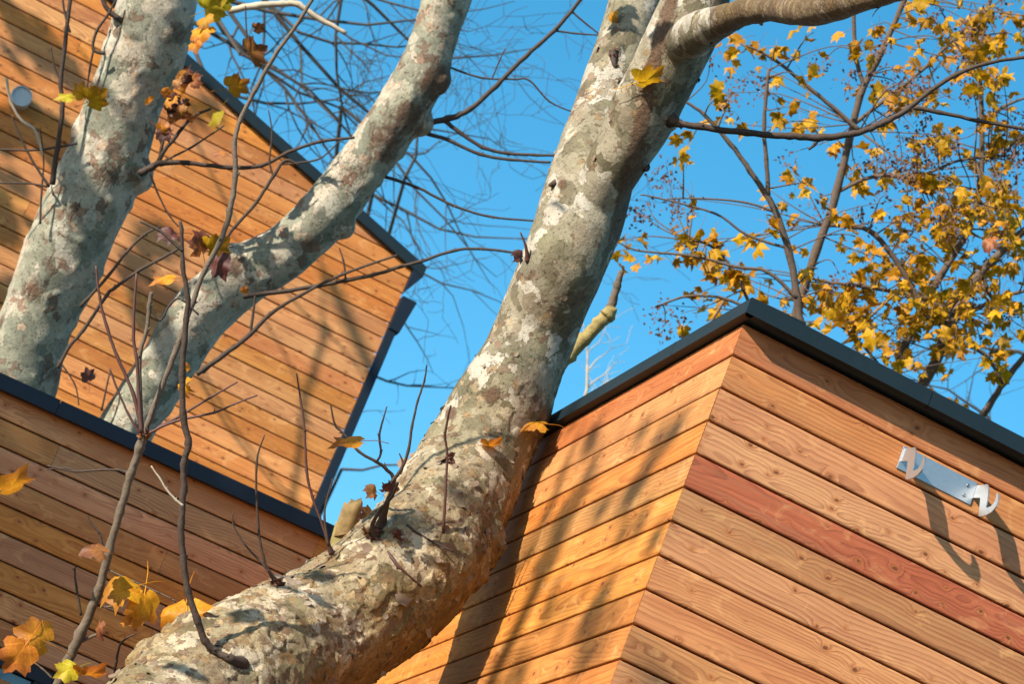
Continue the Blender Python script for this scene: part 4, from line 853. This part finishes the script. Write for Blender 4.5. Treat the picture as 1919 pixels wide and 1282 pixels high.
for i, (P, s) in enumerate(leaves):
    tip = Vector((rg.uniform(-1, 1), rg.uniform(-1, 1), rg.uniform(-1.3, .1))); nrm = Vector((rg.uniform(-.8, .8)-.3, rg.uniform(-.8, .8)-.3, rg.uniform(.1, 1.0)))
    if nrm.cross(tip).length < .1: nrm = Vector((.3, .5, 1))
    Wm = leaf_frame(P, tip, nrm, s, rg.uniform(.85, 1.1))
    if i < 290: link(bpy.data.objects.new('leaf', rg.choice(mme)), mp, Wm)
    else:
        vs, fs = rg.choice(LGM); stuff.add([Wm @ v for v in vs], fs); tones += [rg.random()]*len(vs)
fo = stuff.build('foliage', L_M, mp, True); fo['kind'] = 'stuff'
ta_ = fo.data.attributes.new('tone', 'FLOAT', 'POINT'); ta_.data.foreach_set('value', tones)
leaf(mp, 1855, 452, 15.8, 44, 250, 35, 40, L_B, 4, .8)

# ------------------------------------------------------------------ bare trees far behind
def bare_tree(label, base_px, d, limbs, seed, mat, levels=4):
    rg = random.Random(seed); q = at(base_px[0], base_px[1], d); t = thing('bare_tree', label, 'tree', Vector((q.x, q.y, 0)), 'bare trees behind the buildings')
    mb = MB(); tube(mb, catmull([(q.x, q.y, -.1, .34), (q.x+.1, q.y, q.z*.5, .27), (*q, .2)], 5), 10); mb.build('trunk', BAREB, t, True)
    cr = MB()
    def grow(p, dv, L, r, lev):
        n = 6; path = [(*p, r)]; c = p.copy(); dd = dv.copy(); kids = []
        for i in range(n):
            dd = (dd + Vector((rg.gauss(0, .22), rg.gauss(0, .12), rg.gauss(0, .22)))).normalized(); c = c + dd*(L/n); path.append((*c, max(r*(1-.8*(i+1)/n), .0025))); kids.append((c.copy(), dd.copy(), path[-1][3]))
        tube(cr, path, 5 if lev > 1 else 4, False)
        if lev == 0: return
        for (c, dd, rr) in kids:
            for _ in range(rg.choice((0, 1, 1) if lev > 1 else (0, 0, 1))):
                s = dd.cross(Vector((rg.uniform(-.6, .6), 1.0, rg.uniform(-.6, .6)))).normalized()*rg.choice((-1, 1))
                nd = (dd*rg.uniform(.5, 1.0) + s*rg.uniform(.5, 1.0) + Vector((0, rg.uniform(-.25, .25), 0))).normalized()
                grow(c, nd, L*rg.uniform(.32, .6), max(rr*.62, .0028), lev-1)
    for (x, y, ang, Lp, rp, lev) in limbs:
        rp *= .8; P = at(x, y, d + rg.uniform(-1.5, 1.5)); dv = (RT*math.cos(R(ang)) + UP*math.sin(R(ang))).normalized()
        pa = catmull([(*q, .06), (*(q.lerp(P, .5) + Vector((0, .8, .4))), .03), (*P, rp*d/FPX)], 5); tube(cr, pa, 7, False)
        grow(P, dv, Lp*d/FPX, rp*d/FPX, lev)
    o = cr.build('crown', mat, t, True); return t
bare_tree('bare tree whose twigs fill the sky above the sloping roof', (120, -330), 27,
          [(330, -60, -38, 560, 7, 3), (430, -90, -48, 640, 7, 3), (420, 60, -30, 480, 6, 3), (560, -110, -42, 560, 6, 3), (380, 130, -20, 420, 5, 2), (640, -80, -55, 420, 5, 3), (400, -20, -28, 520, 6, 2), (360, 40, -45, 480, 6, 3), (500, -60, -50, 420, 4, 3), (620, -40, -30, 360, 4, 3), (450, 100, -35, 420, 4, 3), (560, 60, -40, 380, 4, 3)], 4, BAREB)
bare_tree('bare tree with fine twigs between the middle limb and the main trunk', (500, 1150), 31,
          [(640, 330, -30, 420, 5, 3), (700, 420, -40, 360, 4, 2), (720, 260, -25, 340, 4, 2), (640, 200, -35, 430, 5, 2), (760, 330, 60, 240, 4, 2), (690, 700, -20, 220, 3.5, 2), (600, 900, 35, 260, 3.5, 2), (640, 880, 10, 240, 4, 2), (720, 520, -45, 220, 3.5, 1)], 9, BAREB)
bare_tree('bare tree showing low behind the cabin roof beside the trunk', (1080, 1150), 29,
          [(1040, 800, 60, 170, 4, 2), (1075, 790, 75, 190, 5, 2), (1000, 830, 80, 150, 3, 2), (1090, 760, 40, 140, 3, 1)], 15, BAREL)
bare_tree('bare tree with dark twigs at the far right beyond the maple', (2000, 1100), 27,
          [(1960, 820, 140, 300, 6, 3), (1900, 850, 120, 260, 5, 2), (2000, 700, 160, 300, 6, 3), (1800, 800, 100, 200, 4, 2)], 23, BAREB)

# ------------------------------------------------------------------ unseen tree added left of the frame, its crown laid out to dapple the walls
sh0 = sp(on_plane(150, 1000, QL, -A2), 9.0)
st = thing('plane_tree', 'unseen leafy plane tree added beyond the left edge to dapple the walls', 'tree', Vector((sh0.x-.8, sh0.y, 0)))
mb = MB(); tube(mb, catmull([(sh0.x-.8, sh0.y, -.05, .35), (sh0.x-.7, sh0.y, 2.5, .26), (sh0.x-.4, sh0.y, 5, .2), (*sh0, .12), (sh0.x-.2, sh0.y+3, sh0.z+2.5, .09), (sh0.x-.6, sh0.y+5.6, sh0.z+4.6, .05)], 6), 14); mb.build('trunk', BARK2, st, True)
rg = random.Random(77); fol = MB(); tones = []; brs = MB()
def shade(P, s, tilt=True):
    tip = Vector((rg.uniform(-1, 1), rg.uniform(-1, 1), rg.uniform(-1, .3))); nrm = SUN + Vector((rg.uniform(-1, 1), rg.uniform(-1, 1), rg.uniform(-1, 1)))*.8
    vs, fs = rg.choice(LG); Wm = leaf_frame(P, tip, nrm, s); fol.add([Wm @ v for v in vs], fs); tones.extend([rg.random()]*len(vs))
for _ in range(1000):                                             # over the low wall
    a = rg.uniform(-.35, 2.05); z = rg.uniform(-1.45, .22)
    shade(sp(QL + A1*a + EZ*z, rg.uniform(9, 15)), rg.uniform(.10, .20))
for (x, y, rx, ry, n, t) in ((60, 90, 70, 25, 16, 6), (110, 115, 40, 12, 8, 7), (20, 30, 20, 35, 8, 6), (40, 235, 45, 35, 22, 5), (110, 262, 35, 25, 16, 5), (140, 280, 25, 20, 10, 5), (10, 400, 30, 60, 16, 6), (300, 460, 35, 25, 12, 7), (285, 590, 22, 45, 16, 6), (255, 520, 22, 25, 10, 6), (330, 560, 25, 12, 6, 7), (155, 150, 25, 15, 6, 7), (25, 545, 25, 20, 8, 6), (380, 205, 20, 12, 5, 7)):
    for _ in range(n):
        x_, y_ = x+rg.gauss(0, rx*.6), y+rg.gauss(0, ry*.6); shade(sp(on_plane(x_, y_, TP(0, 0), -E2), t+rg.uniform(-.5, .5)), rg.uniform(.12, .2))
for pts, t, r in (([(615, 610), (590, 690), (570, 760), (560, 860), (548, 960), (556, 1100)], 5.0, .016), ([(500, 500), (560, 575), (640, 650), (670, 690)], 5.0, .011), ([(370, 700), (420, 790), (490, 880), (560, 960), (600, 1000)], 5.0, .014), ([(350, 610), (380, 690), (440, 800), (520, 900), (570, 960)], 4.6, .010), ([(345, 200), (380, 290), (420, 370), (445, 420)], 5.0, .011), ([(470, 560), (520, 640), (560, 720), (580, 800)], 5.5, .008), ([(600, 470), (605, 560), (600, 650), (590, 720)], 5.2, .009), ([(420, 420), (470, 480), (540, 520)], 5.4, .007), ([(150, 90), (190, 160), (210, 240)], 5, .009), ([(330, 640), (300, 720), (290, 790)], 5, .01)):
    pp = [(*sp(on_plane(x, y, TP(0, 0), -E2), t), r) for x, y in pts]; tube(brs, catmull(pp, 4), 6)
for k in range(14):
    a = sh0 + Vector((0, rg.uniform(0, 4), rg.uniform(0, 3))); b = a + Vector((rg.uniform(-1.5, .6), rg.uniform(-1, 1), rg.uniform(-.5, 1.2))); tube(brs, catmull([(*a, .03), (*a.lerp(b, .5), .02), (*b, .008)], 4), 6)
brs.build('branch', TWIGG, st, True)
fo = fol.build('crown', L_YS, st, True); fo['kind'] = 'stuff'
ta_ = fo.data.attributes.new('tone', 'FLOAT', 'POINT'); ta_.data.foreach_set('value', tones)
